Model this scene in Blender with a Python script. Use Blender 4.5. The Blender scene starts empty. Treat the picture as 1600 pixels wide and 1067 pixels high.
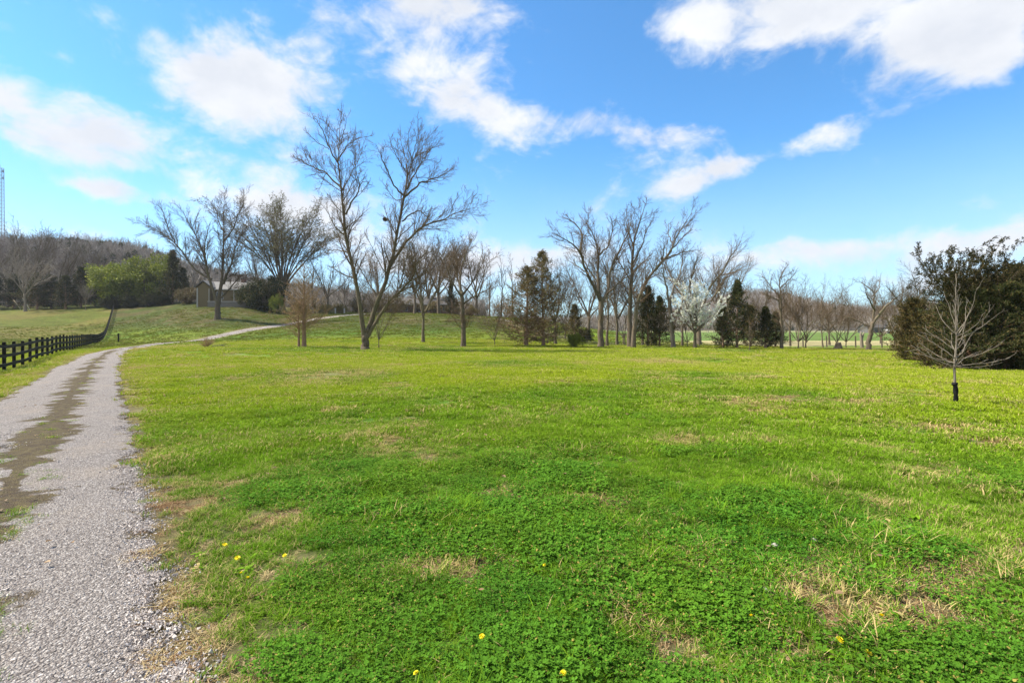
import bpy, math, random
import numpy as np
from mathutils import Vector

# ------------------------------------------------------------------ camera, world, sun, exposure
S = bpy.context.scene
COL = S.collection
CAMH = 1.65
HOR = 512.0            # horizon row of the 1600 px photograph
F = 800.0              # focal length in those pixels

cam_d = bpy.data.cameras.new('camera')
cam = bpy.data.objects.new('camera', cam_d); COL.objects.link(cam)
cam.location = (0, 0, CAMH); cam.rotation_euler = (math.radians(90), 0, 0)
cam_d.sensor_width = 36; cam_d.lens = 18
cam_d.shift_y = -(533.5 - HOR) / 1600.0
cam_d.clip_start = 0.05; cam_d.clip_end = 9000
S.camera = cam

SUN_EL, SUN_AZ = 50.0, -82.0      # azimuth measured from the view direction (+Y), negative = left
S.view_settings.view_transform = 'Standard'
S.view_settings.look = 'None'
S.view_settings.gamma = 1.0
S.view_settings.exposure = 1.12

W = bpy.data.worlds.new("World"); S.world = W; W.use_nodes = True


class NT:
    """terse node builder"""
    def __init__(s, tree):
        s.t = tree; tree.nodes.clear()
    def n(s, kind, **kw):
        nd = s.t.nodes.new(kind)
        for k, v in kw.items():
            if k.startswith('i_'):
                key = k[2:]
                key = int(key) if key.isdigit() else key
                nd.inputs[key].default_value = v
            else:
                setattr(nd, k, v)
        return nd
    def l(s, a, b):
        s.t.links.new(a, b); return b
    def val(s, sock, x):
        if hasattr(x, 'links'):
            s.t.links.new(x, sock)
        else:
            sock.default_value = x
    def math(s, op, a, b=0.0, c=None, clamp=False):
        nd = s.t.nodes.new('ShaderNodeMath'); nd.operation = op; nd.use_clamp = clamp
        s.val(nd.inputs[0], a); s.val(nd.inputs[1], b)
        if c is not None: s.val(nd.inputs[2], c)
        return nd.outputs[0]
    def vmath(s, op, a, b=(0, 0, 0), scale=None):
        nd = s.t.nodes.new('ShaderNodeVectorMath'); nd.operation = op
        s.val(nd.inputs[0], a); s.val(nd.inputs[1], b)
        if scale is not None: s.val(nd.inputs['Scale'], scale)
        return nd.outputs['Value'] if op in ('DOT_PRODUCT', 'LENGTH') else nd.outputs[0]
    def mix(s, f, a, b, mode='MIX'):
        nd = s.t.nodes.new('ShaderNodeMix'); nd.data_type = 'RGBA'; nd.blend_type = mode
        s.val(nd.inputs[0], f)
        for i, x in ((6, a), (7, b)):
            if not hasattr(x, 'links') and len(x) == 3: x = (*x, 1)
            s.val(nd.inputs[i], x)
        return nd.outputs[2]
    def noise(s, vec, scale, detail=4, rough=.55, dist=0.0, out='Fac'):
        nd = s.t.nodes.new('ShaderNodeTexNoise')
        if vec is not None: s.val(nd.inputs['Vector'], vec)
        nd.inputs['Scale'].default_value = scale; nd.inputs['Detail'].default_value = detail
        nd.inputs['Roughness'].default_value = rough; nd.inputs['Distortion'].default_value = dist
        return nd.outputs[out]
    def ramp(s, f, stops):
        nd = s.t.nodes.new('ShaderNodeValToRGB'); s.val(nd.inputs[0], f)
        cr = nd.color_ramp
        while len(cr.elements) < len(stops): cr.elements.new(0.5)
        for e, (p, c) in zip(cr.elements, stops):
            e.position = p; e.color = (*c, 1) if len(c) == 3 else c
        return nd.outputs[0]
    def mr(s, x, a, b, c=0.0, d=1.0, smooth=False):
        nd = s.t.nodes.new('ShaderNodeMapRange')
        if smooth: nd.interpolation_type = 'SMOOTHSTEP'
        s.val(nd.inputs[0], x)
        for i, v in enumerate((a, b, c, d)): s.val(nd.inputs[i + 1], v)
        return nd.outputs[0]


def px_dir(px, py):
    v = Vector(((px - 800) / F, 1.0, (HOR - py) / F)); v.normalize(); return v


def build_world():
    b = NT(W.node_tree)
    sky = b.n('ShaderNodeTexSky', sky_type='NISHITA', sun_disc=False)
    sky.sun_elevation = math.radians(SUN_EL); sky.sun_rotation = math.radians(SUN_AZ)
    sky.air_density = 1.0; sky.dust_density = 0.4; sky.ozone_density = 2.5
    tc = b.n('ShaderNodeTexCoord')
    d = tc.outputs['Generated']
    # clouds live on the sky directions (infinitely far away)
    warp = b.noise(d, 3.2, 5, .6, out='Color')
    w = b.vmath('SUBTRACT', warp, (.5, .5, .5))
    dw = b.vmath('ADD', d, b.vmath('SCALE', w, scale=.13))
    total = None
    # centre px,py, half-width, half-height in px, tilt deg, strength
    blobs = [(395, 118, 130, 68, -10, 1.45), (350, 165, 80, 50, -25, .7), (70, 160, 150, 52, -18, 1.6), (215, 190, 60, 45, -50, .7),
             (490, 40, 50, 40, 30, .6), (690, 10, 130, 48, 0, 1.4), (650, 120, 130, 34, -18, .5), (740, 180, 140, 44, -6, .56),
             (930, 195, 150, 32, -6, .78), (1040, 205, 90, 20, -8, .6), (1075, 285, 85, 30, 10, 1.75), (1150, 258, 40, 16, 14, .6), (1190, 242, 34, 14, 10, .35), (1275, 218, 42, 26, 0, .8), (700, 150, 160, 60, -10, .36),
             (1130, 12, 110, 42, -8, 1.2), (1240, 25, 90, 46, 10, .9), (1340, 0, 100, 30, 0, .5), (1470, 40, 115, 60, -14, 1.35), (1560, 20, 120, 74, 0, 1.1), (1570, 95, 50, 30, 0, .8), (172, 287, 58, 17, -8, 1.6),
             (430, 325, 75, 45, 0, 1.3), (170, 240, 190, 20, -12, .45), (560, 300, 160, 60, 0, .45), (1400, 412, 330, 34, 0, .95), (1500, 372, 120, 20, 4, .65), (1250, 400, 120, 16, 0, .5),
             (800, 400, 150, 32, 0, 1.1), (170, 368, 110, 16, -6, .7), (600, 380, 200, 60, 0, .75), (280, 60, 90, 16, -20, .35), (1140, 155, 24, 14, 0, .5), (1400, 175, 80, 16, 5, .35),
             (960, 270, 60, 26, 0, .35), (115, 65, 24, 16, 0, .5), (20, 30, 40, 16, 0, .55), (1515, 320, 60, 12, 0, .4), (700, 95, 60, 30, 0, .3)]
    for (px, py, a, c, tilt, st) in blobs:
        cdir = px_dir(px, py)
        t = math.radians(tilt)
        e1 = Vector((math.cos(t), 0, math.sin(t))); e2 = Vector((-math.sin(t), 0, math.cos(t)))
        e1 = (e1 - cdir * e1.dot(cdir)); e2 = (e2 - cdir * e2.dot(cdir))
        dist = math.sqrt(1 + ((px - 800) / F) ** 2 + ((HOR - py) / F) ** 2)
        A = a / F / dist; B = c / F / dist
        v1 = e1.normalized() / A; v2 = e2.normalized() / B
        p1 = b.math('SUBTRACT', b.vmath('DOT_PRODUCT', dw, tuple(v1)), v1.dot(cdir))
        p2 = b.math('SUBTRACT', b.vmath('DOT_PRODUCT', dw, tuple(v2)), v2.dot(cdir))
        r2 = b.math('ADD', b.math('MULTIPLY', p1, p1), b.math('MULTIPLY', p2, p2))
        # exp(-r2)*st, only on the front side
        g = b.math('MULTIPLY', b.math('POWER', 2.718, b.math('MULTIPLY', r2, -.9)), st)
        g = b.math('MULTIPLY', g, b.math('GREATER_THAN', b.vmath('DOT_PRODUCT', d, tuple(cdir)), 0.0))
        total = g if total is None else b.math('ADD', total, g)
    sep = b.n('ShaderNodeSeparateXYZ'); b.l(d, sep.inputs[0])
    # unseen cloud cover added behind the photographer to make the ambient light neutral
    back = b.mr(sep.outputs[1], .15, -.25, 0, 1.1)
    total = b.math('ADD', total, back)
    mp = b.n('ShaderNodeMapping'); b.l(d, mp.inputs[0]); mp.inputs['Scale'].default_value = (1, 1, 1.55)
    n1 = b.noise(mp.outputs[0], 6.5, 10, .62, .35)
    n2 = b.noise(mp.outputs[0], 19, 7, .62, .5)
    nn = b.math('ADD', b.math('MULTIPLY', b.math('SUBTRACT', n1, .5), 3.1), b.math('MULTIPLY', b.math('SUBTRACT', n2, .5), 1.3))
    dens = b.mr(b.math('ADD', total, nn), .40, 1.50, 0, 1, smooth=True)
    # thin veil near the horizon
    el = sep.outputs[2]
    veil = b.math('MULTIPLY', b.mr(el, .0, .34, .62, 0.0, smooth=True), b.mr(n1, .2, .8, .75, 1.15))
    up = b.mr(el, 0, .7, 0, 1)
    skyc = b.mix(1.0, sky.outputs[0], (.88, 1.76, 2.24), 'MULTIPLY')
    veilc = (7.6, 9.0, 10.4)
    skyv = b.mix(b.math('MULTIPLY', veil, .95, clamp=True), skyc, veilc)
    n3 = b.noise(mp.outputs[0], 9, 5, .6)
    shade = b.mr(b.math('ADD', b.math('MULTIPLY', total, .2), n3), .45, .95, 1.0, .80)
    cl = b.mix(1.0, (9.5, 9.65, 9.9), b.n('ShaderNodeCombineColor').outputs[0], 'MULTIPLY')
    comb = [n for n in b.t.nodes if n.bl_idname == 'ShaderNodeCombineColor'][-1]
    b.l(b.math('POWER', shade, 1.15), comb.inputs[0]); b.l(shade, comb.inputs[1]); b.l(b.math('POWER', shade, .7), comb.inputs[2])
    out = b.mix(dens, skyv, cl)
    bg = b.n('ShaderNodeBackground'); b.l(out, bg.inputs[0]); bg.inputs[1].default_value = 0.05
    wo = b.n('ShaderNodeOutputWorld'); b.l(bg.outputs[0], wo.inputs[0])


build_world()
sun_d = bpy.data.lights.new('sun', 'SUN'); sun = bpy.data.objects.new('sun', sun_d); COL.objects.link(sun)
sun_d.energy = 5.0; sun_d.angle = math.radians(2.5); sun_d.color = (1.0, .93, .80)
_a, _e = math.radians(SUN_AZ), math.radians(SUN_EL)
sun_dir = Vector((math.sin(_a) * math.cos(_e), math.cos(_a) * math.cos(_e), math.sin(_e)))
sun.rotation_euler = (-sun_dir).to_track_quat('-Z', 'Y').to_euler()
sun.location = (0, 0, 60)

# ------------------------------------------------------------------ numeric helpers
def hash2(ix, iy, seed):
    h = (ix.astype(np.int64) * 374761393 + iy.astype(np.int64) * 668265263 + seed * 982451653) & 0xffffffff
    h = ((h ^ (h >> 13)) * 1274126177) & 0xffffffff
    h = h ^ (h >> 16)
    return (h & 0xffffff) / float(0xffffff)

def vnoise(x, y, seed=0):
    x = np.asarray(x, float); y = np.asarray(y, float)
    ix = np.floor(x); iy = np.floor(y); fx = x - ix; fy = y - iy
    fx = fx * fx * (3 - 2 * fx); fy = fy * fy * (3 - 2 * fy)
    a = hash2(ix, iy, seed); b = hash2(ix + 1, iy, seed); c = hash2(ix, iy + 1, seed); d = hash2(ix + 1, iy + 1, seed)
    return (a * (1 - fx) + b * fx) * (1 - fy) + (c * (1 - fx) + d * fx) * fy

def fbm(x, y, seed=0, oct=4, g=.5):
    s = 0; a = 1; t = 0
    for o in range(oct):
        s = s + a * vnoise(x * 2 ** o + o * 17.3, y * 2 ** o - o * 9.1, seed + o); t += a; a *= g
    return s / t

def sstep(a, b, x):
    t = np.clip((x - a) / (b - a), 0, 1); return t * t * (3 - 2 * t)

def W3(px, py, D):
    return ((px - 800) / F * D, D, CAMH - (py - HOR) / F * D)

# ------------------------------------------------------------------ terrain
TP = []
for Y in (-60, -20, -5, 3, 8):
    for X in (-60, -25, -12, -5, 0, 5, 12, 25, 60): TP.append((X, Y, -.012 * max(0, abs(X) - 8)))
for px in (500, 800, 1100, 1400, 1700): TP.append(((px - 800) / F * 14, 14, 0.0))
for px in (300, 600, 900, 1200, 1500, 1800): TP.append(((px - 800) / F * 24, 24, -.05 if px < 1200 else -.24))
for Y, z in ((15, -.35), (25, -.5), (31, -.47), (48, -.43), (64, -.65), (80, -.9), (100, -.3), (120, 3.45), (135, 6.4), (150, 8.96)): TP.append((-6.5 - .73 * Y, Y, z))
for Y in (8, 17, 25, 33): TP.append((.4 - .77 * Y - 1.0, Y, 0.02))
for t in [(240, 538, 50), (330, 527, 70), (450, 510.5, 95), (560, 492, 115), (0, 480, 150), (0, 508, 108), (0, 532, 68), (-300, 480, 150), (-300, 508, 108),
          (250, 473, 147), (300, 474, 132), (340, 495, 97), (250, 500, 113), (300, 511, 95), (240, 521, 84), (400, 491, 112), (400, 480, 126), (440, 489, 121), (500, 488, 127), (550, 489, 127),
          (360, 473, 140), (450, 545, 40), (570, 545, 40), (520, 536, 50), (500, 515, 75), (500, 500, 98), (600, 541, 47), (650, 531, 58), (650, 511, 80), (650, 492, 105),
          (730, 531, 60), (730, 511, 80), (730, 494, 100), (680, 490, 125), (800, 541, 50), (800, 521, 75), (800, 502, 97), (760, 496, 120), (850, 521, 82), (890, 526, 90), (900, 534, 75), (950, 536, 72),
          (850, 500, 140), (900, 512, 130), (950, 520, 130), (1000, 522, 150), (1100, 531, 100), (1100, 523, 160), (939, 542, 52), (1050, 543, 52), (1150, 544, 52), (1300, 546, 50), (1300, 533, 90), (1300, 521, 200), (1450, 547, 48),
          (1500, 577, 22), (1600, 577, 22), (1650, 548, 45), (1650, 533, 90), (1650, 521, 200), (2100, 548, 45), (2100, 521, 200)]:
    TP.append(W3(*t))
for px, z in ((-300, 9), (0, 9.5), (200, 9.5), (400, 8.5), (600, 5.5), (760, 4)): TP.append(((px - 800) / F * 200, 200, z))
for Y in (350, 700, 1400):
    for k in (-1.5, -1, -.6, -.25, 0, .3, .7, 1.1, 1.6): TP.append((k * Y, Y, (-1.0 if k >= 0 else 6.0 * (350 / Y)) if Y < 1000 else -3.0))
for Y in (-400, -1400):
    for X in (-1400, -400, 0, 400, 1400): TP.append((X, Y, -.5))
TP = np.array(TP, float)

def _warp(X, Y):
    """log-like compression so near and far control points get comparable spacing"""
    r = np.sqrt(X * X + Y * Y) + 1e-9
    k = np.log1p(r / 30.0) / r * 30
    return X * k, Y * k

def _tps_fit():
    wx, wy = _warp(TP[:, 0], TP[:, 1]); n = len(TP)
    d2 = (wx[:, None] - wx) ** 2 + (wy[:, None] - wy) ** 2
    K = np.where(d2 > 0, d2 * np.log(d2 + 1e-12) * .5, 0) + np.eye(n) * 6.0
    P = np.stack([np.ones(n), wx, wy], 1)
    A = np.zeros((n + 3, n + 3)); A[:n, :n] = K; A[:n, n:] = P; A[n:, :n] = P.T
    rhs = np.zeros(n + 3); rhs[:n] = TP[:, 2]
    return np.linalg.solve(A, rhs), wx, wy
_c, _wx, _wy = _tps_fit()

def gz(X, Y):
    X = np.asarray(X, float); Y = np.asarray(Y, float); sh = X.shape
    x, y = _warp(X.ravel(), Y.ravel()); out = np.empty(x.size)
    for i in range(0, x.size, 20000):
        xs, ys = x[i:i + 20000], y[i:i + 20000]
        d2 = (xs[:, None] - _wx) ** 2 + (ys[:, None] - _wy) ** 2
        out[i:i + 20000] = (d2 * np.log(d2 + 1e-12) * .5) @ _c[:-3] + _c[-3] + _c[-2] * xs + _c[-1] * ys
    out = out.reshape(sh)
    r = np.hypot(X, Y)
    bump = (fbm(X / 2.2, Y / 2.2, 5, 3) - .5) * .09 * sstep(1, 6, r) + (fbm(X / 9, Y / 9, 8, 2) - .5) * .25 * sstep(15, 45, r)
    return out + bump

def gz1(x, y): return float(gz(np.array([x]), np.array([y]))[0])

def P(px, D, dz=0.0):
    x = (px - 800) / F * D
    return (x, D, gz1(x, D) + dz)

# centre lines
def smooth_path(pts, step):
    p = np.array(pts, float); out = []
    for i in range(len(p) - 1):
        p0, p1, p2, p3 = p[max(i - 1, 0)], p[i], p[i + 1], p[min(i + 2, len(p) - 1)]
        n = max(2, int(np.linalg.norm(p2 - p1) / step))
        for t in np.arange(n) / n:
            out.append(.5 * ((2 * p1) + (-p0 + p2) * t + (2 * p0 - 5 * p1 + 4 * p2 - p3) * t * t + (-p0 + 3 * p1 - 3 * p2 + p3) * t ** 3))
    out.append(p[-1]); return np.array(out)

DRIVE = smooth_path([(6.8, -10), (1.3, -3), (-2.35, 1.6), (-4.1, 3.8), (-6.7, 7.1), (-8.6, 9.6), (-13.7, 16.1), (-18.3, 22.1), (-26.0, 32.6), (-32.0, 43), (-37.5, 57), (-40.7, 70), (-42.3, 83), (-41.8, 96), (-38.6, 108), (-33, 119), (-25, 130)], 1.0) + [-.02, -.015]
LANE = smooth_path([(-12.5, 112), (-6.5, 104), (-1.5, 99), (2.5, 92), (6, 86), (9.6, 80), (13.5, 73), (18, 66)], 1.0)

def path_dist(path, X, Y):
    """signed lateral distance (right positive) and distance along"""
    X = np.asarray(X, float).ravel(); Y = np.asarray(Y, float).ravel()
    a = path[:-1]; b = path[1:]; d = b - a; L = np.linalg.norm(d, axis=1); u = d / L[:, None]
    best = np.full(X.size, 1e9); sg = np.zeros(X.size); al = np.zeros(X.size); cum = np.concatenate([[0], np.cumsum(L)])
    for i in range(len(a)):
        rx = X - a[i, 0]; ry = Y - a[i, 1]
        t = np.clip(rx * u[i, 0] + ry * u[i, 1], 0, L[i])
        dx = rx - u[i, 0] * t; dy = ry - u[i, 1] * t
        dd = np.hypot(dx, dy); m = dd < best
        best[m] = dd[m]; s = np.sign(rx * u[i, 1] - ry * u[i, 0]); sg[m] = s[m]; al[m] = cum[i] + t[m]
    return best * np.where(sg == 0, 1, sg), al

HW = 1.20      # half width of the driveway

# vegetation fields shared by the ground colour and the plants that grow on it
def f_dry(x, y):
    a = fbm(x / 1.7, y / 1.7, 21, 4); b = fbm(x / 7, y / 7, 31, 2)
    v = sstep(.60, .72, a * .8 + b * .25) * sstep(.36, .58, fbm(x * 3.2, y * 3.2, 78, 3))
    for (px, py, rx, ry) in ((520, 587, 55, 9), (700, 885, 60, 14), (430, 815, 40, 14), (930, 782, 40, 10), (795, 770, 22, 8), (1080, 690, 40, 6), (1190, 688, 28, 5), (1110, 905, 24, 9), (1040, 560, 50, 3),
                             (470, 878, 22, 9), (1550, 885, 30, 8), (670, 715, 20, 8), (250, 545, 30, 5), (1500, 668, 40, 6), (1560, 690, 30, 6), (1050, 1010, 20, 8), (1380, 790, 20, 6), (1240, 1010, 30, 10)):
        D = CAMH * F / (py - HOR); X = (px - 800) / F * D; wx = 1.1 * rx / F * D + .03; wy = 1.25 * ry / F * D * D / CAMH + .03
        q = ((x - X) / wx) ** 2 + ((y - D) / max(wy, .12)) ** 2
        v = np.maximum(v, 1.2 * np.exp(-q) * sstep(.2, .55, fbm(x * 2.5, y * 2.5, 77, 3) + .15))
    return np.clip(v, 0, 1)

def f_clover(x, y):
    a = fbm(x / 1.9, y / 1.9, 41, 3); r = np.hypot(x, y)
    near = 1 - sstep(4.5, 11, r)
    return np.clip(sstep(.47, .60, a * .75 + near * .22) * (1 - sstep(6.5, 16, r) * .85), 0, 1)

# ------------------------------------------------------------------ object helpers
def set_props(o, label=None, cat=None, group=None, kind=None):
    if label: o['label'] = label
    if cat: o['category'] = cat
    if group: o['group'] = group
    if kind: o['kind'] = kind
    return o

def mesh_np(name, V, faces, mats=(), smooth=False, mat_idx=None, attrs=None):
    """faces: list of (n,k) int arrays with k corners each"""
    me = bpy.data.meshes.new(name)
    V = np.asarray(V, np.float32)
    faces = [np.asarray(f, np.int32) for f in faces if len(f)]
    nl = sum(f.size for f in faces); nf = sum(len(f) for f in faces)
    me.vertices.add(len(V)); me.vertices.foreach_set('co', V.ravel())
    me.loops.add(nl); me.polygons.add(nf)
    me.loops.foreach_set('vertex_index', np.concatenate([f.ravel() for f in faces]))
    tot = np.concatenate([np.full(len(f), f.shape[1], np.int32) for f in faces])
    me.polygons.foreach_set('loop_start', np.concatenate([[0], np.cumsum(tot)[:-1]]).astype(np.int32))
    me.polygons.foreach_set('loop_total', tot)
    if mat_idx is not None: me.polygons.foreach_set('material_index', np.asarray(mat_idx, np.int32))
    me.polygons.foreach_set('use_smooth', np.full(nf, smooth, bool))
    for m in mats: me.materials.append(m)
    if attrs:
        for k, (typ, dat) in attrs.items():
            at = me.attributes.new(k, typ, 'POINT')
            at.data.foreach_set({'FLOAT': 'value', 'FLOAT_COLOR': 'color', 'FLOAT_VECTOR': 'vector', 'INT': 'value'}[typ], np.asarray(dat, np.float32 if typ != 'INT' else np.int32).ravel())
    me.update(calc_edges=True)
    return me

def link(name, me, parent=None, loc=None):
    o = bpy.data.objects.new(name, me); COL.objects.link(o)
    if parent: o.parent = parent
    if loc: o.location = loc
    return o

def empty(name, loc=(0, 0, 0), rz=0.0, scale=1.0):
    o = bpy.data.objects.new(name, None); COL.objects.link(o)
    o.location = loc; o.rotation_euler = (0, 0, rz); o.scale = (scale,) * 3 if np.isscalar(scale) else scale
    o.empty_display_size = .2
    return o

class MB:
    """collect boxes / prisms / tubes into one mesh"""
    def __init__(s): s.v = []; s.f3 = []; s.f4 = []; s.n = 0
    def add(s, v, f):
        for q in f: (s.f4 if len(q) == 4 else s.f3).append([i + s.n for i in q])
        s.v += [tuple(p) for p in v]; s.n += len(v)
    def box(s, x0, x1, y0, y1, z0, z1):
        s.add([(x0, y0, z0), (x1, y0, z0), (x1, y1, z0), (x0, y1, z0), (x0, y0, z1), (x1, y0, z1), (x1, y1, z1), (x0, y1, z1)],
              [(0, 3, 2, 1), (4, 5, 6, 7), (0, 1, 5, 4), (1, 2, 6, 5), (2, 3, 7, 6), (3, 0, 4, 7)])
    def beam(s, a, b, w, h, up=(0, 0, 1), jit=0):
        a = Vector(a); b = Vector(b); d = (b - a).normalized(); side = d.cross(Vector(up))
        if side.length < 1e-4: side = Vector((1, 0, 0))
        side.normalize(); u = side.cross(d).normalized()
        v = []
        for p in (a, b):
            for (i, j) in ((-1, -1), (1, -1), (1, 1), (-1, 1)): v.append(p + side * (i * w / 2) + u * (j * h / 2))
        s.add(v, [(3, 2, 1, 0), (4, 5, 6, 7), (0, 1, 5, 4), (1, 2, 6, 5), (2, 3, 7, 6), (3, 0, 4, 7)])
    def tube(s, pts, rads, k=8):
        V, fs = tubes(np.array([pts], float), np.array([rads], float), k)
        for f in fs: s.add([], [])
        base = s.n; s.v += [tuple(p) for p in V]; s.n += len(V)
        for f in fs:
            for q in f: (s.f4 if len(q) == 4 else s.f3).append([int(i) + base for i in q])
    def me(s, name, m, smooth=False):
        return mesh_np(name, np.array(s.v), [np.array(s.f4), np.array(s.f3)] , [m], smooth)

def norm(v): return v / (np.linalg.norm(v, axis=-1, keepdims=True) + 1e-12)

def tubes(P_, R_, k, seal=True):
    """P_ (M,n,3) R_ (M,n) -> verts, [quads, tip tris]"""
    M, n, _ = P_.shape
    T = np.empty_like(P_); T[:, 1:-1] = P_[:, 2:] - P_[:, :-2]; T[:, 0] = P_[:, 1] - P_[:, 0]; T[:, -1] = P_[:, -1] - P_[:, -2]
    T = norm(T)
    mean = norm(T.mean(1)); ref = np.where(np.abs(mean[:, 2:3]) > .8, np.array([[1., 0, 0]]), np.array([[0, 0, 1.]]))
    A = norm(np.cross(T, ref[:, None, :])); B = np.cross(T, A)
    ang = np.arange(k) * 2 * math.pi / k
    ring = P_[:, :, None, :] + R_[:, :, None, None] * (A[:, :, None, :] * np.cos(ang)[None, None, :, None] + B[:, :, None, :] * np.sin(ang)[None, None, :, None])
    V = ring.reshape(-1, 3)
    m = np.arange(M)[:, None, None] * n * k; i = np.arange(n - 1)[None, :, None] * k; j = np.arange(k)[None, None, :]; j2 = (j + 1) % k
    q = np.stack([m + i + j, m + i + k + j, m + i + k + j2, m + i + j2], -1).reshape(-1, 4)
    fs = [q]
    if seal:
        if k == 3: fs.append((np.arange(M)[:, None] * n * k + (n - 1) * k + np.array([[0, 2, 1]])))
        elif k > 4:
            c0 = len(V); V = np.concatenate([V, P_[:, -1]]); mm = np.arange(M)[:, None]
            jj = np.arange(k)[None, :]
            fs.append(np.stack([mm * n * k + (n - 1) * k + jj, np.broadcast_to(c0 + mm, (M, k)), mm * n * k + (n - 1) * k + (jj + 1) % k], -1).reshape(-1, 3))
        else: fs.append(np.arange(M)[:, None] * n * k + (n - 1) * k + np.array([[3, 2, 1, 0]]))
    return V, fs

def merge(parts):
    """[(V,[faces...])] -> V, faces"""
    V = []; fs = {}; n = 0
    for v, f in parts:
        V.append(v)
        for q in f:
            if len(q): fs.setdefault(q.shape[1], []).append(q + n)
        n += len(v)
    return np.concatenate(V), [np.concatenate(x) for x in fs.values()]

# ------------------------------------------------------------------ materials
def mat(name):
    m = bpy.data.materials.new(name); m.use_nodes = True
    return m, NT(m.node_tree)

def finish(b, col, rough=.8, bump=None, bstr=.3, bdist=.02, spec=.3, trans=None, metal=0.0):
    p = b.n('ShaderNodeBsdfPrincipled')
    b.val(p.inputs['Base Color'], col if hasattr(col, 'links') else (*col, 1))
    b.val(p.inputs['Roughness'], rough); p.inputs['Specular IOR Level'].default_value = spec; p.inputs['Metallic'].default_value = metal
    if bump is not None:
        bn = b.n('ShaderNodeBump'); bn.inputs['Strength'].default_value = bstr; bn.inputs['Distance'].default_value = bdist
        b.l(bump, bn.inputs['Height']); b.l(bn.outputs[0], p.inputs['Normal'])
    o = b.n('ShaderNodeOutputMaterial'); sh = p.outputs[0]
    if trans is not None:
        tr = b.n('ShaderNodeBsdfTranslucent'); b.val(tr.inputs[0], col if hasattr(col, 'links') else (*col, 1))
        mx = b.n('ShaderNodeMixShader'); mx.inputs[0].default_value = trans
        b.l(p.outputs[0], mx.inputs[1]); b.l(tr.outputs[0], mx.inputs[2]); sh = mx.outputs[0]
    b.l(sh, o.inputs[0])

def plain(name, c1, c2, scale=6, rough=.8, bstr=.3, stretch=(1, 1, 1), spec=.25, metal=0.0):
    m, b = mat(name); tc = b.n('ShaderNodeTexCoord'); mp = b.n('ShaderNodeMapping'); mp.inputs['Scale'].default_value = stretch
    b.l(tc.outputs['Object'], mp.inputs[0])
    n = b.noise(mp.outputs[0], scale, 6, .6, .3); n2 = b.noise(mp.outputs[0], scale * 6, 3, .6)
    f = b.mr(b.math('ADD', b.math('MULTIPLY', n, .7), b.math('MULTIPLY', n2, .3)), .3, .7)
    finish(b, b.mix(f, c1, c2), rough, n2, bstr, .02, spec, metal=metal); return m

def bark(name, c1, c2, moss=None):
    m, b = mat(name); tc = b.n('ShaderNodeTexCoord'); oi = b.n('ShaderNodeObjectInfo')
    mp = b.n('ShaderNodeMapping'); mp.inputs['Scale'].default_value = (5, 5, 1.1); b.l(tc.outputs['Object'], mp.inputs[0])
    n = b.noise(mp.outputs[0], 3, 6, .65, .6); big = b.noise(tc.outputs['Object'], .7, 3, .6)
    c = b.mix(b.mr(n, .3, .7), c1, c2)
    if moss: c = b.mix(b.math('MULTIPLY', b.mr(big, .45, .65), .55), c, moss)
    k = b.mr(oi.outputs['Random'], 0, 1, .8, 1.2)
    hs = b.n('ShaderNodeHueSaturation'); b.l(c, hs.inputs['Color']); b.l(k, hs.inputs['Value'])
    finish(b, hs.outputs[0], .9, n, .8, .03, .15); return m

def leafmat(name, ca, cb, trans=.25, rough=.6, cc=None, ns=.9, spec=.25):
    m, b = mat(name); g = b.n('ShaderNodeNewGeometry'); oi = b.n('ShaderNodeObjectInfo')
    n = b.noise(g.outputs['Position'], ns, 3, .6)
    f = b.math('ADD', b.math('MULTIPLY', g.outputs['Random Per Island'], .55), b.mr(n, .35, .65, 0, .45))
    c = b.mix(f, ca, cb)
    if cc: c = b.mix(b.math('GREATER_THAN', g.outputs['Random Per Island'], .82), c, cc)
    hs = b.n('ShaderNodeHueSaturation'); b.l(c, hs.inputs['Color']); b.l(b.mr(oi.outputs['Random'], 0, 1, .85, 1.15), hs.inputs['Value'])
    finish(b, hs.outputs[0], rough, spec=spec, trans=trans); return m

M_BARK = bark('bark_grey', (.060, .046, .033), (.19, .15, .108), (.11, .105, .05))
M_TWIG = bark('twig_grey_brown', (.075, .050, .030), (.165, .118, .076))
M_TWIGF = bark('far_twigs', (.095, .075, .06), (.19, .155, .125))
M_BARKP = bark('bark_pale', (.13, .105, .08), (.26, .22, .175))
M_TWIGP = bark('twig_pale', (.19, .155, .125), (.33, .285, .235))
M_BARKR = bark('bark_rusty', (.17, .10, .065), (.30, .20, .13))
M_TWIGR = bark('twig_tan', (.22, .14, .08), (.36, .25, .14))
M_CEDAR = leafmat('cedar_foliage', (.020, .030, .009), (.058, .068, .020), .15, cc=(.11, .085, .03), ns=.6, spec=.1)
M_CEDARB = leafmat('bronze_cedar_foliage', (.036, .036, .011), (.098, .082, .026), .12, cc=(.17, .11, .036), ns=1.1, spec=.1)
M_OLIVE = leafmat('olive_foliage', (.105, .078, .030), (.20, .145, .062), .2, cc=(.13, .13, .04))
M_JUN = leafmat('juniper_foliage', (.026, .034, .012), (.072, .080, .028), .14, cc=(.12, .095, .034), ns=.9, spec=.05)
M_WIND = leafmat('windswept_foliage', (.020, .024, .008), (.055, .052, .018), .12, cc=(.10, .075, .028), ns=1.1, spec=.05)
M_LIME = leafmat('spring_foliage', (.095, .135, .012), (.23, .26, .028), .3, cc=(.31, .32, .05))
M_BUD = leafmat('bud_foliage', (.10, .10, .04), (.17, .16, .06), .2)
M_BUDR = leafmat('rusty_bud_foliage', (.20, .12, .05), (.30, .22, .08), .2)
M_BLOSSOM = leafmat('white_blossom', (.80, .79, .74), (.88, .87, .84), .45, cc=(.66, .70, .50))
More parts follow.
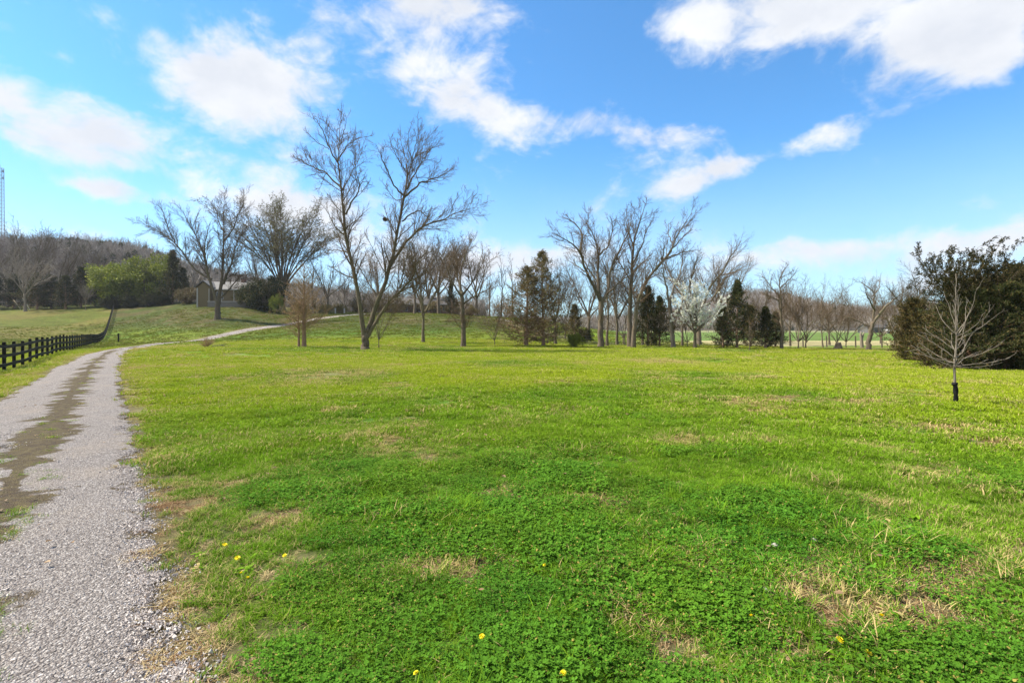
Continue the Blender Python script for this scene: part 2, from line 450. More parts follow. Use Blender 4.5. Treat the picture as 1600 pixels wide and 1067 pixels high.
M_SHRUB = leafmat('shrub_foliage', (.05, .06, .015), (.12, .10, .03), .2)
M_BLACK = plain('black_fence_paint', (.004, .004, .0045), (.010, .0095, .009), 4, .7, .4, (1, 1, 1), .15)

def grassmat(name, ca, cb, cdry, trans=.25, dryk=.9):
    """blade colour: per-blade variation plus the patch colour the plant was sown with"""
    m, b = mat(name); g = b.n('ShaderNodeNewGeometry')
    at = b.n('ShaderNodeAttribute', attribute_type='INSTANCER', attribute_name='tint')
    at2 = b.n('ShaderNodeAttribute', attribute_type='INSTANCER', attribute_name='dryness')
    n = b.noise(g.outputs['Position'], 1.4, 3, .6)
    f = b.math('ADD', b.math('MULTIPLY', g.outputs['Random Per Island'], .6), b.mr(n, .35, .65, -.1, .35), clamp=True)
    c = b.mix(f, ca, cb)
    c = b.mix(at.outputs['Fac'], c, (.28, .345, .016))
    r2 = b.math('FRACT', b.math('MULTIPLY', g.outputs['Random Per Island'], 37.3))
    c = b.mix(b.math('LESS_THAN', r2, b.math('MULTIPLY', at2.outputs['Fac'], dryk)), c, cdry)
    finish(b, c, .8, spec=.04, trans=trans); return m

M_SLOPE = grassmat('slope_grass_blades', (.055, .082, .006), (.12, .145, .014), (.22, .17, .07))
M_GRASS = grassmat('grass_blades', (.042, .120, .007), (.19, .36, .020), (.48, .37, .16))
M_CLOVER = grassmat('clover_leaves', (.027, .100, .010), (.085, .245, .022), (.30, .24, .06), .25, .3)
M_STRAW = grassmat('dead_grass', (.34, .235, .13), (.56, .43, .26), (.20, .11, .055), .15)

M_DEADLEAF = leafmat('dead_leaf', (.12, .07, .03), (.28, .18, .09), .1, cc=(.36, .27, .16))

def ground_mat():
    m, b = mat('lawn_ground'); at = b.n('ShaderNodeAttribute', attribute_name='Col')
    g = b.n('ShaderNodeNewGeometry'); p = g.outputs['Position']
    n1 = b.noise(p, 26, 7, .78); n2 = b.noise(p, 2.3, 5, .65, .5); n3 = b.noise(p, .35, 4, .6, .3)
    k = b.math('ADD', b.math('MULTIPLY', n1, .55), b.math('ADD', b.math('MULTIPLY', n2, .5), b.math('MULTIPLY', n3, .35)))
    v = b.mr(k, .50, .92, .35, 1.6)
    hs = b.n('ShaderNodeHueSaturation'); b.l(at.outputs[0], hs.inputs['Color']); b.l(v, hs.inputs['Value'])
    c = b.mix(b.math('MULTIPLY', b.mr(n2, .55, .72), .45), hs.outputs[0], (.23, .19, .07))
    c = b.mix(b.math('MULTIPLY', b.mr(n3, .5, .64), .25), c, (.06, .12, .02))
    finish(b, c, .95, n1, .9, .05, .1); return m
M_GROUND = ground_mat()

def gravel_mat():
    m, b = mat('driveway_gravel'); g = b.n('ShaderNodeNewGeometry'); p = g.outputs['Position']
    wv = b.vmath('ADD', p, b.vmath('SCALE', b.noise(p, 31, 3, .7, out='Color'), scale=.022))
    vo = b.n('ShaderNodeTexVoronoi'); b.l(wv, vo.inputs['Vector']); vo.inputs['Scale'].default_value = 88
    vo2 = b.n('ShaderNodeTexVoronoi'); b.l(wv, vo2.inputs['Vector']); vo2.inputs['Scale'].default_value = 41
    sp = b.n('ShaderNodeSeparateColor'); b.l(vo.outputs['Color'], sp.inputs[0])
    base = b.ramp(sp.outputs[0], [(0, (.10, .085, .075)), (.3, (.21, .182, .165)), (.7, (.33, .292, .266)), (1, (.54, .495, .46))])
    base = b.mix(b.mr(vo.outputs['Distance'], .3, .7, 0, .6), base, (.12, .10, .09))
    big = b.noise(p, 1.1, 5, .65, .4)
    base = b.mix(b.math('MULTIPLY', b.mr(big, .5, .72), .45), base, (.33, .27, .21))
    at = b.n('ShaderNodeAttribute', attribute_name='soil')
    nz = b.noise(p, 3.6, 8, .74, .5)
    so = b.math('MULTIPLY', b.mr(b.math('ADD', at.outputs['Fac'], b.math('MULTIPLY', b.math('SUBTRACT', nz, .5), 2.4)), .38, .66), .92)
    soilc = b.mix(b.mr(b.noise(p, 9, 5, .7), .38, .62), (.050, .030, .013), (.105, .078, .026))
    c = b.mix(so, base, soilc)
    h = b.math('SUBTRACT', b.math('MULTIPLY', vo.outputs['Distance'], -1.0), b.math('MULTIPLY', vo2.outputs['Distance'], .6))
    finish(b, c, .9, h, .9, .02, .2); return m
M_GRAVEL = gravel_mat()

def stone_mat():
    m, b = mat('gravel_stone'); g = b.n('ShaderNodeNewGeometry')
    c = b.ramp(g.outputs['Random Per Island'], [(0, (.21, .178, .155)), (.35, (.36, .31, .278)), (.75, (.47, .415, .375)), (1, (.64, .59, .55))])
    finish(b, c, .85, b.noise(g.outputs['Position'], 160, 3, .6), .4, .004, .25); return m
M_STONE = stone_mat()

# ------------------------------------------------------------------ ground sheet
GREEN_NEAR = np.array([.035, .075, .006]); GREEN_MID = np.array([.10, .20, .008]); YEL = np.array([.215, .26, .014]); STRAW = np.array([.19, .15, .075]); SOIL = np.array([.13, .085, .045])

def lawn_colour(X, Y):
    r = np.hypot(X, Y)
    def mixc(a, b, t): return a * (1 - t[:, None]) + b * t[:, None]
    one = np.ones((X.size, 1))
    big = fbm(X / 11, Y / 11, 3, 3)
    c = mixc(GREEN_NEAR * one, GREEN_MID * one, sstep(4, 15, r))
    yel = np.clip(sstep(8, 30, r) * sstep(.30, .70, big + .07), 0, 1)
    c = mixc(c, YEL * one, yel * .85)
    # left part of the lawn (beside the driveway) stays greener
    dl, al = path_dist(DRIVE, X, Y)
    c = mixc(c, np.array([.085, .165, .018]) * one, (1 - sstep(2, 14, dl)) * (dl > 0) * .6 * (1 - sstep(60, 80, Y)))
    # hillside: duller olive with bare brown blotches
    h = gz(X, Y); hill = sstep(.25, 2.2, h) * (Y > 40) * (1 - sstep(200, 300, Y))
    oc = mixc(np.array([.062, .080, .010]) * one, np.array([.115, .09, .032]) * one, sstep(.42, .66, fbm(X / 3.5, Y / 5, 13, 4)))
    c = mixc(c, oc, hill * .95)
    lf = (dl < -3) & (X < -6.5 - .73 * Y)
    c = np.where(lf[:, None], mixc(np.array([.130, .150, .014]) * one, np.array([.20, .175, .035]) * one, sstep(.4, .65, fbm(X / 6, Y / 8, 15, 4))), c)
    blade_shade = 1 - .42 * sstep(52, 64, r) * (X < 12)  # ground past the blades painted darker, standing in for blade self-shadowing
    c = c * blade_shade[:, None]
    # far fields
    fy = sstep(56, 62, Y) * (X > 8)
    fld = np.where(((Y > 62) & (Y < 92))[:, None], np.array([.34, .29, .14]) * one, np.array([.10, .155, .030]) * one)
    fld = np.where((Y > 260)[:, None], np.array([.20, .21, .09]) * one, fld)
    wr = sstep(14, 34, X)
    c = mixc(c, fld * (.8 + .4 * fbm(X / 8, Y / 14, 19, 3))[:, None], fy * wr)
    # leaf litter under the tree line
    lit = np.exp(-((Y - (53 - .0 * X)) / 3.2) ** 2) * sstep(-2, 6, X) * sstep(.3, .55, fbm(X / 2, Y / 2, 23, 3) + .1)
    lit = np.maximum(lit, np.exp(-((Y - 47) / 2.0) ** 2) * (X < 4) * (X > -18) * .7 * sstep(.4, .55, fbm(X / 1.5, Y / 1.5, 27, 3)))
    c = mixc(c, np.array([.20, .145, .08]) * one, lit * .7)
    d2, _ = path_dist(LANE, X, Y)
    c = mixc(c, np.array([.15, .10, .06]) * one, np.exp(-((np.abs(d2) - 2.6) / 1.6) ** 2) * .7)
    dr = f_dry(X, Y) * (1 - sstep(40, 60, r) * .6)
    c = mixc(c, STRAW * one, dr * .75)
    e = np.abs(dl)
    verge = np.exp(-((e - HW) / .55) ** 2) * sstep(.1, .5, fbm(X * 1.3, Y * 1.3, 51, 3) + .12)
    c = mixc(c, STRAW * one * (.55 + .7 * fbm(X * 2.2, Y * 2.2, 53, 2))[:, None], verge * .9)
    c = mixc(c, SOIL * one, sstep(HW + .1, HW - .3, e) * 1.0)
    # mulch ring of the staked young tree, bare earth under others
    for (px, D, rr) in ((1493, 11.2, .75), (570, 40, 1.3), (475, 42, 1.3), (340, 97, 2.2), (724, 48, 1.0)):
        q = np.hypot(X - (px - 800) / F * D, (Y - D)) / rr
        c = mixc(c, np.array([.085, .060, .038]) * one, np.exp(-q ** 3) * .95 * sstep(.2, .55, fbm(X * 2, Y * 2, 61, 3) + .15))
    return c

def build_ground():
    rings = np.concatenate([[0.01], np.geomspace(.6, 4500, 620)])
    fa = np.linspace(-62, 62, 470); ba = np.linspace(62, 298, 70)[1:-1]
    th = np.radians(np.concatenate([fa, ba])); k = len(th)
    R, T = np.meshgrid(rings, th, indexing='ij')
    X = (R * np.sin(T)).ravel(); Y = (R * np.cos(T)).ravel()
    Z = gz(X, Y)
    dl, al = path_dist(DRIVE, X, Y)
    Z -= .05 * sstep(HW + .05, HW - .3, np.abs(dl))      # shallow bed under the gravel
    n = len(rings)
    i = np.arange(n - 1)[:, None] * k; j = np.arange(k)[None, :]; j2 = (j + 1) % k
    q = np.stack([i + j, i + k + j, i + k + j2, i + j2], -1).reshape(-1, 4)
    q = q[:, ::-1]
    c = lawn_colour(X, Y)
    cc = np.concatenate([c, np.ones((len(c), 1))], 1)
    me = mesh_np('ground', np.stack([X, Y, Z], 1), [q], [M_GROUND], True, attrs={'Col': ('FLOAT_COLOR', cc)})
    set_props(link('ground', me), kind='structure')

def ribbon(name, path, hw, s0, s1, m, raise_=.012, seed=0, nu=44):
    """gravel strip draped on the terrain with a ragged edge"""
    seg = np.linalg.norm(np.diff(path, axis=0), axis=1); cum = np.concatenate([[0], np.cumsum(seg)])
    st = []; s = s0
    while s < s1:
        st.append(s); x = np.interp(s, cum, path[:, 0]); y = np.interp(s, cum, path[:, 1])
        s += max(.035, .006 * math.hypot(x, y))
    st = np.array(st); cx = np.interp(st, cum, path[:, 0]); cy = np.interp(st, cum, path[:, 1])
    cx = np.convolve(np.pad(cx, 9, 'edge'), np.ones(19) / 19, 'valid'); cy = np.convolve(np.pad(cy, 9, 'edge'), np.ones(19) / 19, 'valid')
    dx = np.gradient(cx); dy = np.gradient(cy); L = np.hypot(dx, dy); nx = dy / L; ny = -dx / L
    u = np.linspace(-1, 1, nu)
    er = hw + .34 * (fbm(st * 1.1, st * 0 + 3, seed + 1, 5, .7) - .5) * 1.6; el = hw + .34 * (fbm(st * 1.1, st * 0 + 9, seed + 2, 5, .7) - .5) * 1.6
    Wd = np.where(u[None, :] > 0, er[:, None], el[:, None]) * u[None, :]
    X = cx[:, None] + nx[:, None] * Wd; Y = cy[:, None] + ny[:, None] * Wd
    Z = gz(X.ravel(), Y.ravel()).reshape(X.shape)
    prof = raise_ * (1 - np.abs(u[None, :]) ** 6 * 2.2) - .03 * np.exp(-((np.abs(Wd) - .72) / .3) ** 2) * (hw > 1.2) + .012 * np.exp(-(Wd / .35) ** 2)
    Z = Z + prof
    wv_ = (.05 + .36 * sstep(.3, .7, fbm(st * 2.2, st * 0 + 5, 44, 4, .7)))[:, None]
    soil = np.exp(-((Wd - .10) / wv_) ** 2)
    a = fbm(X.ravel() * .9, Y.ravel() * .9, 71, 4).reshape(X.shape); a2 = fbm(X.ravel() * 3, Y.ravel() * 3, 72, 3).reshape(X.shape)
    r = np.hypot(X, Y)
    soil = soil * (sstep(4.0, 12, r) * .6 + .95 * sstep(.36, .50, a)) * 1.1
    soil = np.maximum(soil, sstep(.88, 1.0, np.abs(u)[None, :] + (a2 - .5) * .5) * .9)
    soil = np.where(r > 65, soil * .45, soil)
    n = len(st); i = np.arange(n - 1)[:, None] * nu; j = np.arange(nu - 1)[None, :]
    q = np.stack([i + j, i + nu + j, i + nu + j + 1, i + j + 1], -1).reshape(-1, 4)[:, ::-1]
    me = mesh_np(name, np.stack([X, Y, Z], -1).reshape(-1, 3), [q], [m], True, attrs={'soil': ('FLOAT', soil.ravel())})
    return set_props(link(name, me), kind='structure')

build_ground()
ribbon('driveway', DRIVE, HW, 4, 160, M_GRAVEL, seed=3)
ribbon('lane', LANE, 1.3, 0, 62, M_GRAVEL, .03, seed=8, nu=14)

# ------------------------------------------------------------------ sown plants and stones (stuff)
def scatter(name, pts, rotz, scale, variants, tint=None, dry=None, tilt=.0, seed=0, label=None):
    """one object; geometry nodes put one of the variant meshes on every point"""
    rng = np.random.default_rng(seed); n = len(pts)
    rot = np.stack([rng.normal(0, tilt, n) if tilt else np.zeros(n), rng.normal(0, tilt, n) if tilt else np.zeros(n), rotz], 1)
    vi = rng.integers(0, len(variants), n)
    me = bpy.data.meshes.new(name); me.vertices.add(n); me.vertices.foreach_set('co', np.asarray(pts, np.float32).ravel())
    def at(nm, typ, dat, key):
        a = me.attributes.new(nm, typ, 'POINT'); a.data.foreach_set(key, np.asarray(dat, np.float32 if typ != 'INT' else np.int32).ravel())
    at('rot', 'FLOAT_VECTOR', rot, 'vector'); at('scl', 'FLOAT', scale, 'value'); at('vid', 'INT', vi, 'value')
    at('tint', 'FLOAT', tint if tint is not None else np.zeros(n), 'value'); at('dryness', 'FLOAT', dry if dry is not None else np.zeros(n), 'value')
    o = link(name, me); set_props(o, kind='stuff', label=label)
    ng = bpy.data.node_groups.new(name + '_sowing', 'GeometryNodeTree')
    ng.interface.new_socket('Geometry', in_out='INPUT', socket_type='NodeSocketGeometry')
    ng.interface.new_socket('Geometry', in_out='OUTPUT', socket_type='NodeSocketGeometry')
    N = ng.nodes; L = ng.links
    gi = N.new('NodeGroupInput'); go = N.new('NodeGroupOutput'); mp = N.new('GeometryNodeMeshToPoints')
    L.new(gi.outputs[0], mp.inputs[0])
    def named(nm, typ):
        a = N.new('GeometryNodeInputNamedAttribute'); a.data_type = typ; a.inputs[0].default_value = nm; return a.outputs[0]
    r = named('rot', 'FLOAT_VECTOR'); s = named('scl', 'FLOAT'); v = named('vid', 'INT')
    e2r = N.new('FunctionNodeEulerToRotation'); L.new(r, e2r.inputs[0])
    jn = N.new('GeometryNodeJoinGeometry')
    for k, src in enumerate(variants):
        cmp = N.new('FunctionNodeCompare'); cmp.data_type = 'INT'; cmp.operation = 'EQUAL'
        ii = [x for x in cmp.inputs if x.enabled and x.type == 'INT']
        L.new(v, ii[0]); ii[1].default_value = k
        oi = N.new('GeometryNodeObjectInfo'); oi.inputs['Object'].default_value = src
        ip = N.new('GeometryNodeInstanceOnPoints')
        L.new(mp.outputs[0], ip.inputs['Points']); L.new(cmp.outputs[0], ip.inputs['Selection']); L.new(oi.outputs['Geometry'], ip.inputs['Instance'])
        L.new(e2r.outputs[0], ip.inputs['Rotation']); L.new(s, ip.inputs['Scale'])
        L.new(ip.outputs[0], jn.inputs[0])
    L.new(jn.outputs[0], go.inputs[0])
    md = o.modifiers.new('sowing', 'NODES'); md.node_group = ng
    return o

def src(name, V, faces, m, smooth=False):
    me = mesh_np(name, V, faces, [m], smooth); return bpy.data.objects.new(name, me)      # not linked: only a source shape

def blade_patch(name, n, rad, h0, h1, w, lean, m, seed):
    rng = np.random.default_rng(seed)
    # blades grow in several tussocks
    c = rng.normal(0, rad * .5, (max(3, n // 14), 2)); ci = rng.integers(0, len(c), n)
    base = c[ci] + rng.normal(0, .022, (n, 2))
    az = rng.uniform(0, 2 * math.pi, n); h = rng.uniform(h0, h1, n); ln = np.abs(rng.normal(lean, lean * .5, n)); ww = w * rng.uniform(.6, 1.3, n)
    d = np.stack([np.cos(az), np.sin(az)], 1); s = np.stack([-np.sin(az), np.cos(az)], 1)
    V = []
    for t, wt in ((0, 1.0), (.45, .9), (.8, .6)):
        off = d * (ln * h * t * t * 1.2)[:, None]; z = h * t * (1 - .25 * ln * t) - .01
        for sg in (-1, 1): V.append(np.column_stack([base + off + s * (sg * ww * wt / 2)[:, None], z]))
    off = d * (ln * h * 1.2)[:, None]; V.append(np.column_stack([base + off, h * (1 - .3 * ln) - .01]))
    V = np.stack(V, 1).reshape(-1, 3); b = np.arange(n)[:, None] * 7
    return src(name, V, [np.concatenate([b + [0, 1, 3, 2], b + [2, 3, 5, 4]]), b + [4, 5, 6]], m)

def clover_patch(name, n, rad, m, seed):
    rng = np.random.default_rng(seed)
    V = []; F5 = []; k = 0
    for i in range(n):
        r = rad * math.sqrt(rng.random()); a = rng.uniform(0, 6.283); x, y = r * math.cos(a), r * math.sin(a)
        z = rng.uniform(.008, .065); sz = rng.uniform(.004, .0118); a0 = rng.uniform(0, 6.283)
        tl = rng.normal(0, .30, 2)
        for q in range(3):
            t = a0 + q * 2.094
            loc = [(0, 0), (.55, -.5), (1.15, -.55), (1.5, 0), (1.15, .55), (.55, .5)]
            for (u, v) in loc:
                X = (u * math.cos(t) - v * math.sin(t)) * sz; Y = (u * math.sin(t) + v * math.cos(t)) * sz
                V.append((x + X, y + Y, z + X * tl[0] + Y * tl[1] - abs(v) * sz * .0 + u * sz * .25))
            F5.append(list(range(k, k + 6))); k += 6
    return src(name, np.array(V), [np.array(F5)], m)

def stone_patch(name, n, rad, m, seed, s0=.003, s1=.0078):
    rng = np.random.default_rng(seed)
    o = np.array([(1, 0, 0), (-1, 0, 0), (0, 1, 0), (0, -1, 0), (0, 0, 1), (0, 0, -1)], float)
    fc = np.array([(0, 2, 4), (2, 1, 4), (1, 3, 4), (3, 0, 4), (2, 0, 5), (1, 2, 5), (3, 1, 5), (0, 3, 5)])
    V = []; Fs = []
    for i in range(n):
        sz = rng.uniform(s0, s1) * (1.5 if rng.random() < .06 else 1)
        v = o * rng.uniform(.55, 1.25, (6, 1)) + rng.normal(0, .22, (6, 3)); v *= np.array([1.2, .9, .6]) * sz
        A = rng.normal(0, 1, (3, 3)); Q, _ = np.linalg.qr(A); v = v @ Q.T
        r = rad * abs(rng.normal(0, .75)); a = rng.uniform(0, 6.283)
        v += (r * math.cos(a), r * math.sin(a), sz * .3)
        Fs.append(fc + 6 * i); V.append(v)
    return src(name, np.concatenate(V), [np.concatenate(Fs)], m)

def sow(n, rmin, rmax, spread, seed, power=1.0):
    """random points in the wedge in front of the camera and a little to its sides"""
    rng = np.random.default_rng(seed)
    r = np.sqrt(rng.uniform(rmin ** 2, rmax ** 2, n)) if power == 1 else rmin + (rmax - rmin) * rng.random(n) ** power
    a = rng.uniform(-spread, spread, n)
    return r * np.sin(a), r * np.cos(a), rng

def rosette(name, n, L, m, seed):
    rng = np.random.default_rng(seed); V = []; Fq = []; k = 0
    for i in range(n):
        a = i * 2.4 + rng.normal(0, .2); l = L * rng.uniform(.6, 1.1); w = l * .16; up = rng.uniform(.1, .5)
        for (t, ww) in ((0, .25), (.35, .8), (.7, 1.0), (1.0, .15)):
            for sg in (-1, 1): V.append((l * t * math.cos(a) - sg * w * ww * math.sin(a), l * t * math.sin(a) + sg * w * ww * math.cos(a), .012 + l * up * math.sin(t * 2.6)))
        for j in range(3): b_ = k + j * 2; Fq.append([b_, b_ + 1, b_ + 3, b_ + 2])
        k += 8
    return src(name, np.array(V), [np.array(Fq)], m)

def build_lawn():
    grass = [blade_patch('grass_tuft_shape', 150, .14, .03, .085, .0042, .7, M_GRASS, s) for s in range(5)]
    tall = [blade_patch('long_grass_shape', 90, .09, .07, .16, .0045, .8, M_GRASS, s + 20) for s in range(3)]
    mid = [blade_patch('mown_grass_shape', 170, .22, .03, .07, .009, .6, M_GRASS, s + 40) for s in range(4)]
    slope = [blade_patch('slope_grass_shape', 110, .34, .02, .05, .012, .6, M_SLOPE, s + 140) for s in range(3)]
    clov = [clover_patch('clover_shape', 230, .19, M_CLOVER, s + 60) for s in range(4)]
    straw = [blade_patch('dead_grass_shape', 150, .15, .015, .05, .0045, 1.6, M_STRAW, s + 80) for s in range(4)]
    slitter = [blade_patch('litter_shape', 90, .22, .02, .05, .010, 1.6, M_STRAW, s + 180) for s in range(2)]
    stn = [stone_patch('gravel_shape', 300, .13, M_STONE, s + 100) for s in range(5)]

    def tint_of(X, Y):
        r = np.hypot(X, Y)
        return np.clip(sstep(3.5, 20, r) * (.25 + .95 * sstep(.28, .62, fbm(X / 6, Y / 6, 3, 3))) * .8 + .18 * fbm(X, Y, 9, 2) + .10 * np.sin((X - .27 * Y) * 2.9) * sstep(8, 16, r), 0, .95)

    def put(name, n, r0, r1, vs, scale, cond, seed, label, spread=1.0, zs=1.0, power=1.0, tilt=.05):
        X, Y, rng = sow(n, r0, r1, spread, seed, power)
        dl, al = path_dist(DRIVE, X, Y); cl = f_clover(X, Y); dr = f_dry(X, Y)
        keep = rng.random(n) < cond(X, Y, dl, cl, dr)
        X, Y, dl, dr = X[keep], Y[keep], dl[keep], dr[keep]
        if not len(X): return
        sc = rng.uniform(*scale, len(X)) * (.78 + .5 * sstep(.35, .68, fbm(X * 1.6, Y * 1.6, 97, 3)))
        scatter(name, np.stack([X, Y, gz(X, Y)], 1), rng.uniform(0, 6.28, len(X)), sc, vs, tint_of(X, Y) * (.25 if name == 'slope_grass' else 1), np.clip(.05 + .09 * sstep(7, 26, np.hypot(X, Y)) + .16 * sstep(.45, .7, fbm(X / 1.1, Y / 1.1, 93, 3)) + dr * .55 + .25 * np.exp(-((np.abs(dl) - HW) / .4) ** 2), 0, .9), tilt, seed, label)

    def off(dl): return sstep(HW - .02, HW + .42, np.abs(dl))
    put('grass', 13000, 1.4, 9, grass, (.6, 1.15), lambda X, Y, dl, cl, dr: off(dl) * (1 - cl * .55) * (1 - dr * .72), 1, 'short green lawn grass in the foreground')
    put('long_grass', 1500, 1.4, 12, tall, (.6, 1.1), lambda X, Y, dl, cl, dr: off(dl) * (1 - dr) * sstep(.52, .64, fbm(X / .8, Y / .8, 91, 3)), 2, 'longer bright grass tussocks standing above the lawn')
    put('clover', 9500, 1.4, 12, clov, (.45, 1.05), lambda X, Y, dl, cl, dr: off(dl) * cl * (1 - np.clip(dr * 1.1, 0, .93)), 3, 'dark green clover spreading through the near lawn')
    put('dead_grass', 22000, 1.4, 16, straw, (.5, 1.05), lambda X, Y, dl, cl, dr: np.clip(off(dl) * (dr * 1.8 + .025) + (np.abs(dl) > HW) * .8 * np.exp(-((np.abs(dl) - HW - .22) / .3) ** 2) * sstep(.3, .6, fbm(X * 2, Y * 2, 53, 2) + .1), 0, 1), 4, 'straw coloured dead grass in bare patches')
    put('mown_grass', 30000, 7, 30, mid, (.9, 1.4), lambda X, Y, dl, cl, dr: off(dl) * (1 - dr * .8), 5, 'mown lawn grass in the middle distance')
    put('far_grass', 22000, 28, 62, mid, (1.1, 2.0), lambda X, Y, dl, cl, dr: off(dl) * (1 - dr * .6) * .9, 6, 'yellow-green far part of the lawn')
    put('slope_grass', 26000, 60, 150, slope, (1.8, 3.0), lambda X, Y, dl, cl, dr: off(dl * .8) * (X < 30) * .8, 16, 'grass on the far slopes and hill')
    put('leaf_litter', 9000, 36, 54, slitter, (1.2, 2.4), lambda X, Y, dl, cl, dr: (X > -19) * (X < 26) * np.exp(-((Y - 46.5 - .18 * np.clip(X, 0, 30)) / 2.2) ** 2) * sstep(.42, .58, fbm(X / 2.5, Y / 1.5, 27, 3)), 18, 'brown dead grass and leaf litter at the foot of the slope and tree line', spread=.6)
    rng = np.random.default_rng(190)
    def leaf_src(sd):
        r_ = np.random.default_rng(sd); V = []; Q = []; k = 0
        for i in range(4):
            c = r_.normal(0, .25, 2); a = r_.uniform(0, 6.28); L = r_.uniform(.022, .045); cu = r_.uniform(.2, .6)
            for (u, v) in ((0, 0), (.35, .38), (.75, .34), (1, 0), (.75, -.34), (.35, -.38)):
                V.append((c[0] + L * (u * math.cos(a) - v * math.sin(a)), c[1] + L * (u * math.sin(a) + v * math.cos(a)), .028 + L * cu * abs(v) + L * u * .2 + r_.uniform(0, .01)))
            Q += [[k, k + 1, k + 2, k + 3], [k, k + 3, k + 4, k + 5]]; k += 6
        return src('leaf_shape', np.array(V), [np.array(Q)], M_DEADLEAF)
    put('fallen_leaves', 700, 1.6, 22, [leaf_src(s) for s in range(3)], (.7, 1.2), lambda X, Y, dl, cl, dr: np.full(len(X), .6), 19, 'scattered fallen brown leaves')
    weeds = [rosette('weed_shape', 9 + s, .075, M_GRASS, s + 160) for s in range(3)]
    put('weeds', 1300, 1.5, 9, weeds, (.5, 1.3), lambda X, Y, dl, cl, dr: off(dl) * sstep(.45, .6, fbm(X / .9, Y / .9, 95, 3)) * .8, 17, 'low broad-leaved weeds in the near lawn')
    put('strip_grass', 15000, 2, 60, grass, (.35, .85), lambda X, Y, dl, cl, dr: (np.abs(dl - .10) < .30) * sstep(.44, .54, fbm(X * .9, Y * .9, 71, 4) + sstep(5, 14, np.hypot(X, Y)) * .16) , 7, 'thin grass strip between the two wheel tracks', power=2.2)
    put('verge_stubble', 5000, 1.5, 40, straw, (.4, .9), lambda X, Y, dl, cl, dr: (np.abs(np.abs(dl) - HW) < .18) * .8, 8, 'dead grass creeping over the edge of the gravel', power=2.0)
    # loose stones on the drive
    X, Y, rng = sow(22000, 1.5, 17, 1.15, 9, .9)
    dl, al = path_dist(DRIVE, X, Y); k = (np.abs(dl) < HW - .05) & (rng.random(len(X)) < (.85 - .8 * sstep(4, 16, np.hypot(X, Y))) * 1.0 - 1.2 * np.exp(-((dl - .10) / .24) ** 2) * sstep(.36, .50, fbm(X * .9, Y * .9, 71, 4)) - .5 * sstep(HW - .35, HW, np.abs(dl)) * fbm(X * 2, Y * 2, 73, 2))
    X, Y = X[k], Y[k]
    r = np.hypot(X, Y); sc = rng.uniform(.75, 1.25, len(X)) * (1 + .25 * fbm(X * .7, Y * .7, 5, 2))
    dlk = dl[k]
    zz = gz(X, Y) + .012 - .03 * np.exp(-((np.abs(dlk) - .72) / .3) ** 2) + .012 * np.exp(-(dlk / .35) ** 2) - .004
    scatter('gravel', np.stack([X, Y, zz], 1), rng.uniform(0, 6.28, len(X)), sc, stn, seed=9, label='loose pale grey gravel on the driveway', tilt=.02)

build_lawn()

# ------------------------------------------------------------------ trees
def grow(st, dr, ln, r0, r1, n, wander, up, rng, bias=None):
    M = len(st); Pp = np.empty((M, n, 3)); Pp[:, 0] = st; d = norm(dr.copy())
    R = r0[:, None] + (r1 - r0)[:, None] * np.linspace(0, 1, n)[None, :]
    for i in range(1, n):
        d = d + rng.normal(0, wander, (M, 3)); d[:, 2] += up
        if bias is not None: d = d + bias
        d = norm(d); Pp[:, i] = Pp[:, i - 1] + d * (ln / (n - 1))[:, None]
    return Pp, R

def lengths(Pp): return np.linalg.norm(np.diff(Pp, axis=1), axis=2).sum(1)

def spawn(Pp, R, cnt, t0, t1, ang, ratio, rr, rng, taper=.45, rmin=.006, angj=.25, lmin=0.0):
    """cnt children per parent: returns start, dir, len, r0"""
    M, n, _ = Pp.shape; cnt = np.broadcast_to(cnt, (M,)).astype(int)
    idx = np.repeat(np.arange(M), cnt); m = len(idx)
    first = np.concatenate([[0], np.cumsum(cnt)[:-1]]); k = np.arange(m) - first[idx]
    t = t0 + (t1 - t0) * (k + rng.random(m)) / np.maximum(cnt[idx], 1)
    f = t * (n - 1); i = np.minimum(f.astype(int), n - 2); w = (f - i)[:, None]
    p = Pp[idx, i] * (1 - w) + Pp[idx, i + 1] * w; tg = norm(Pp[idx, i + 1] - Pp[idx, i]); r = R[idx, i] * (1 - w[:, 0]) + R[idx, i + 1] * w[:, 0]
    az = k * 2.4 + rng.uniform(0, 6.283, M)[idx] + rng.normal(0, .5, m)
    ref = np.where(np.abs(tg[:, 2:3]) > .9, np.array([[1., 0, 0]]), np.array([[0, 0, 1.]]))
    A = norm(np.cross(tg, ref)); B = np.cross(tg, A)
    side = A * np.cos(az)[:, None] + B * np.sin(az)[:, None]
    a = ang + rng.normal(0, angj, m)
    d = tg * np.cos(a)[:, None] + side * np.sin(a)[:, None]
    L = lengths(Pp)[idx] * ratio * (1 - taper * t) * rng.uniform(.65, 1.25, m)
    L = np.maximum(L, lmin)
    return p, d, L, np.maximum(np.minimum(r * rr * rng.uniform(.8, 1.1, m), .005 + .0115 * L), rmin), t

def curve_pts(pl, n, jit, rng):
    p = np.array(pl, float); seg = np.linalg.norm(np.diff(p, axis=0), axis=1); cum = np.concatenate([[0], np.cumsum(seg)])
    sp = smooth_path(p, max(cum[-1] / 30, .02)); sg = np.linalg.norm(np.diff(sp, axis=0), axis=1); c2 = np.concatenate([[0], np.cumsum(sg)])
    s = np.linspace(0, c2[-1], n); out = np.stack([np.interp(s, c2, sp[:, i]) for i in range(3)], 1)
    j = rng.normal(0, jit, (n, 3)); j[0] = 0; return out + j

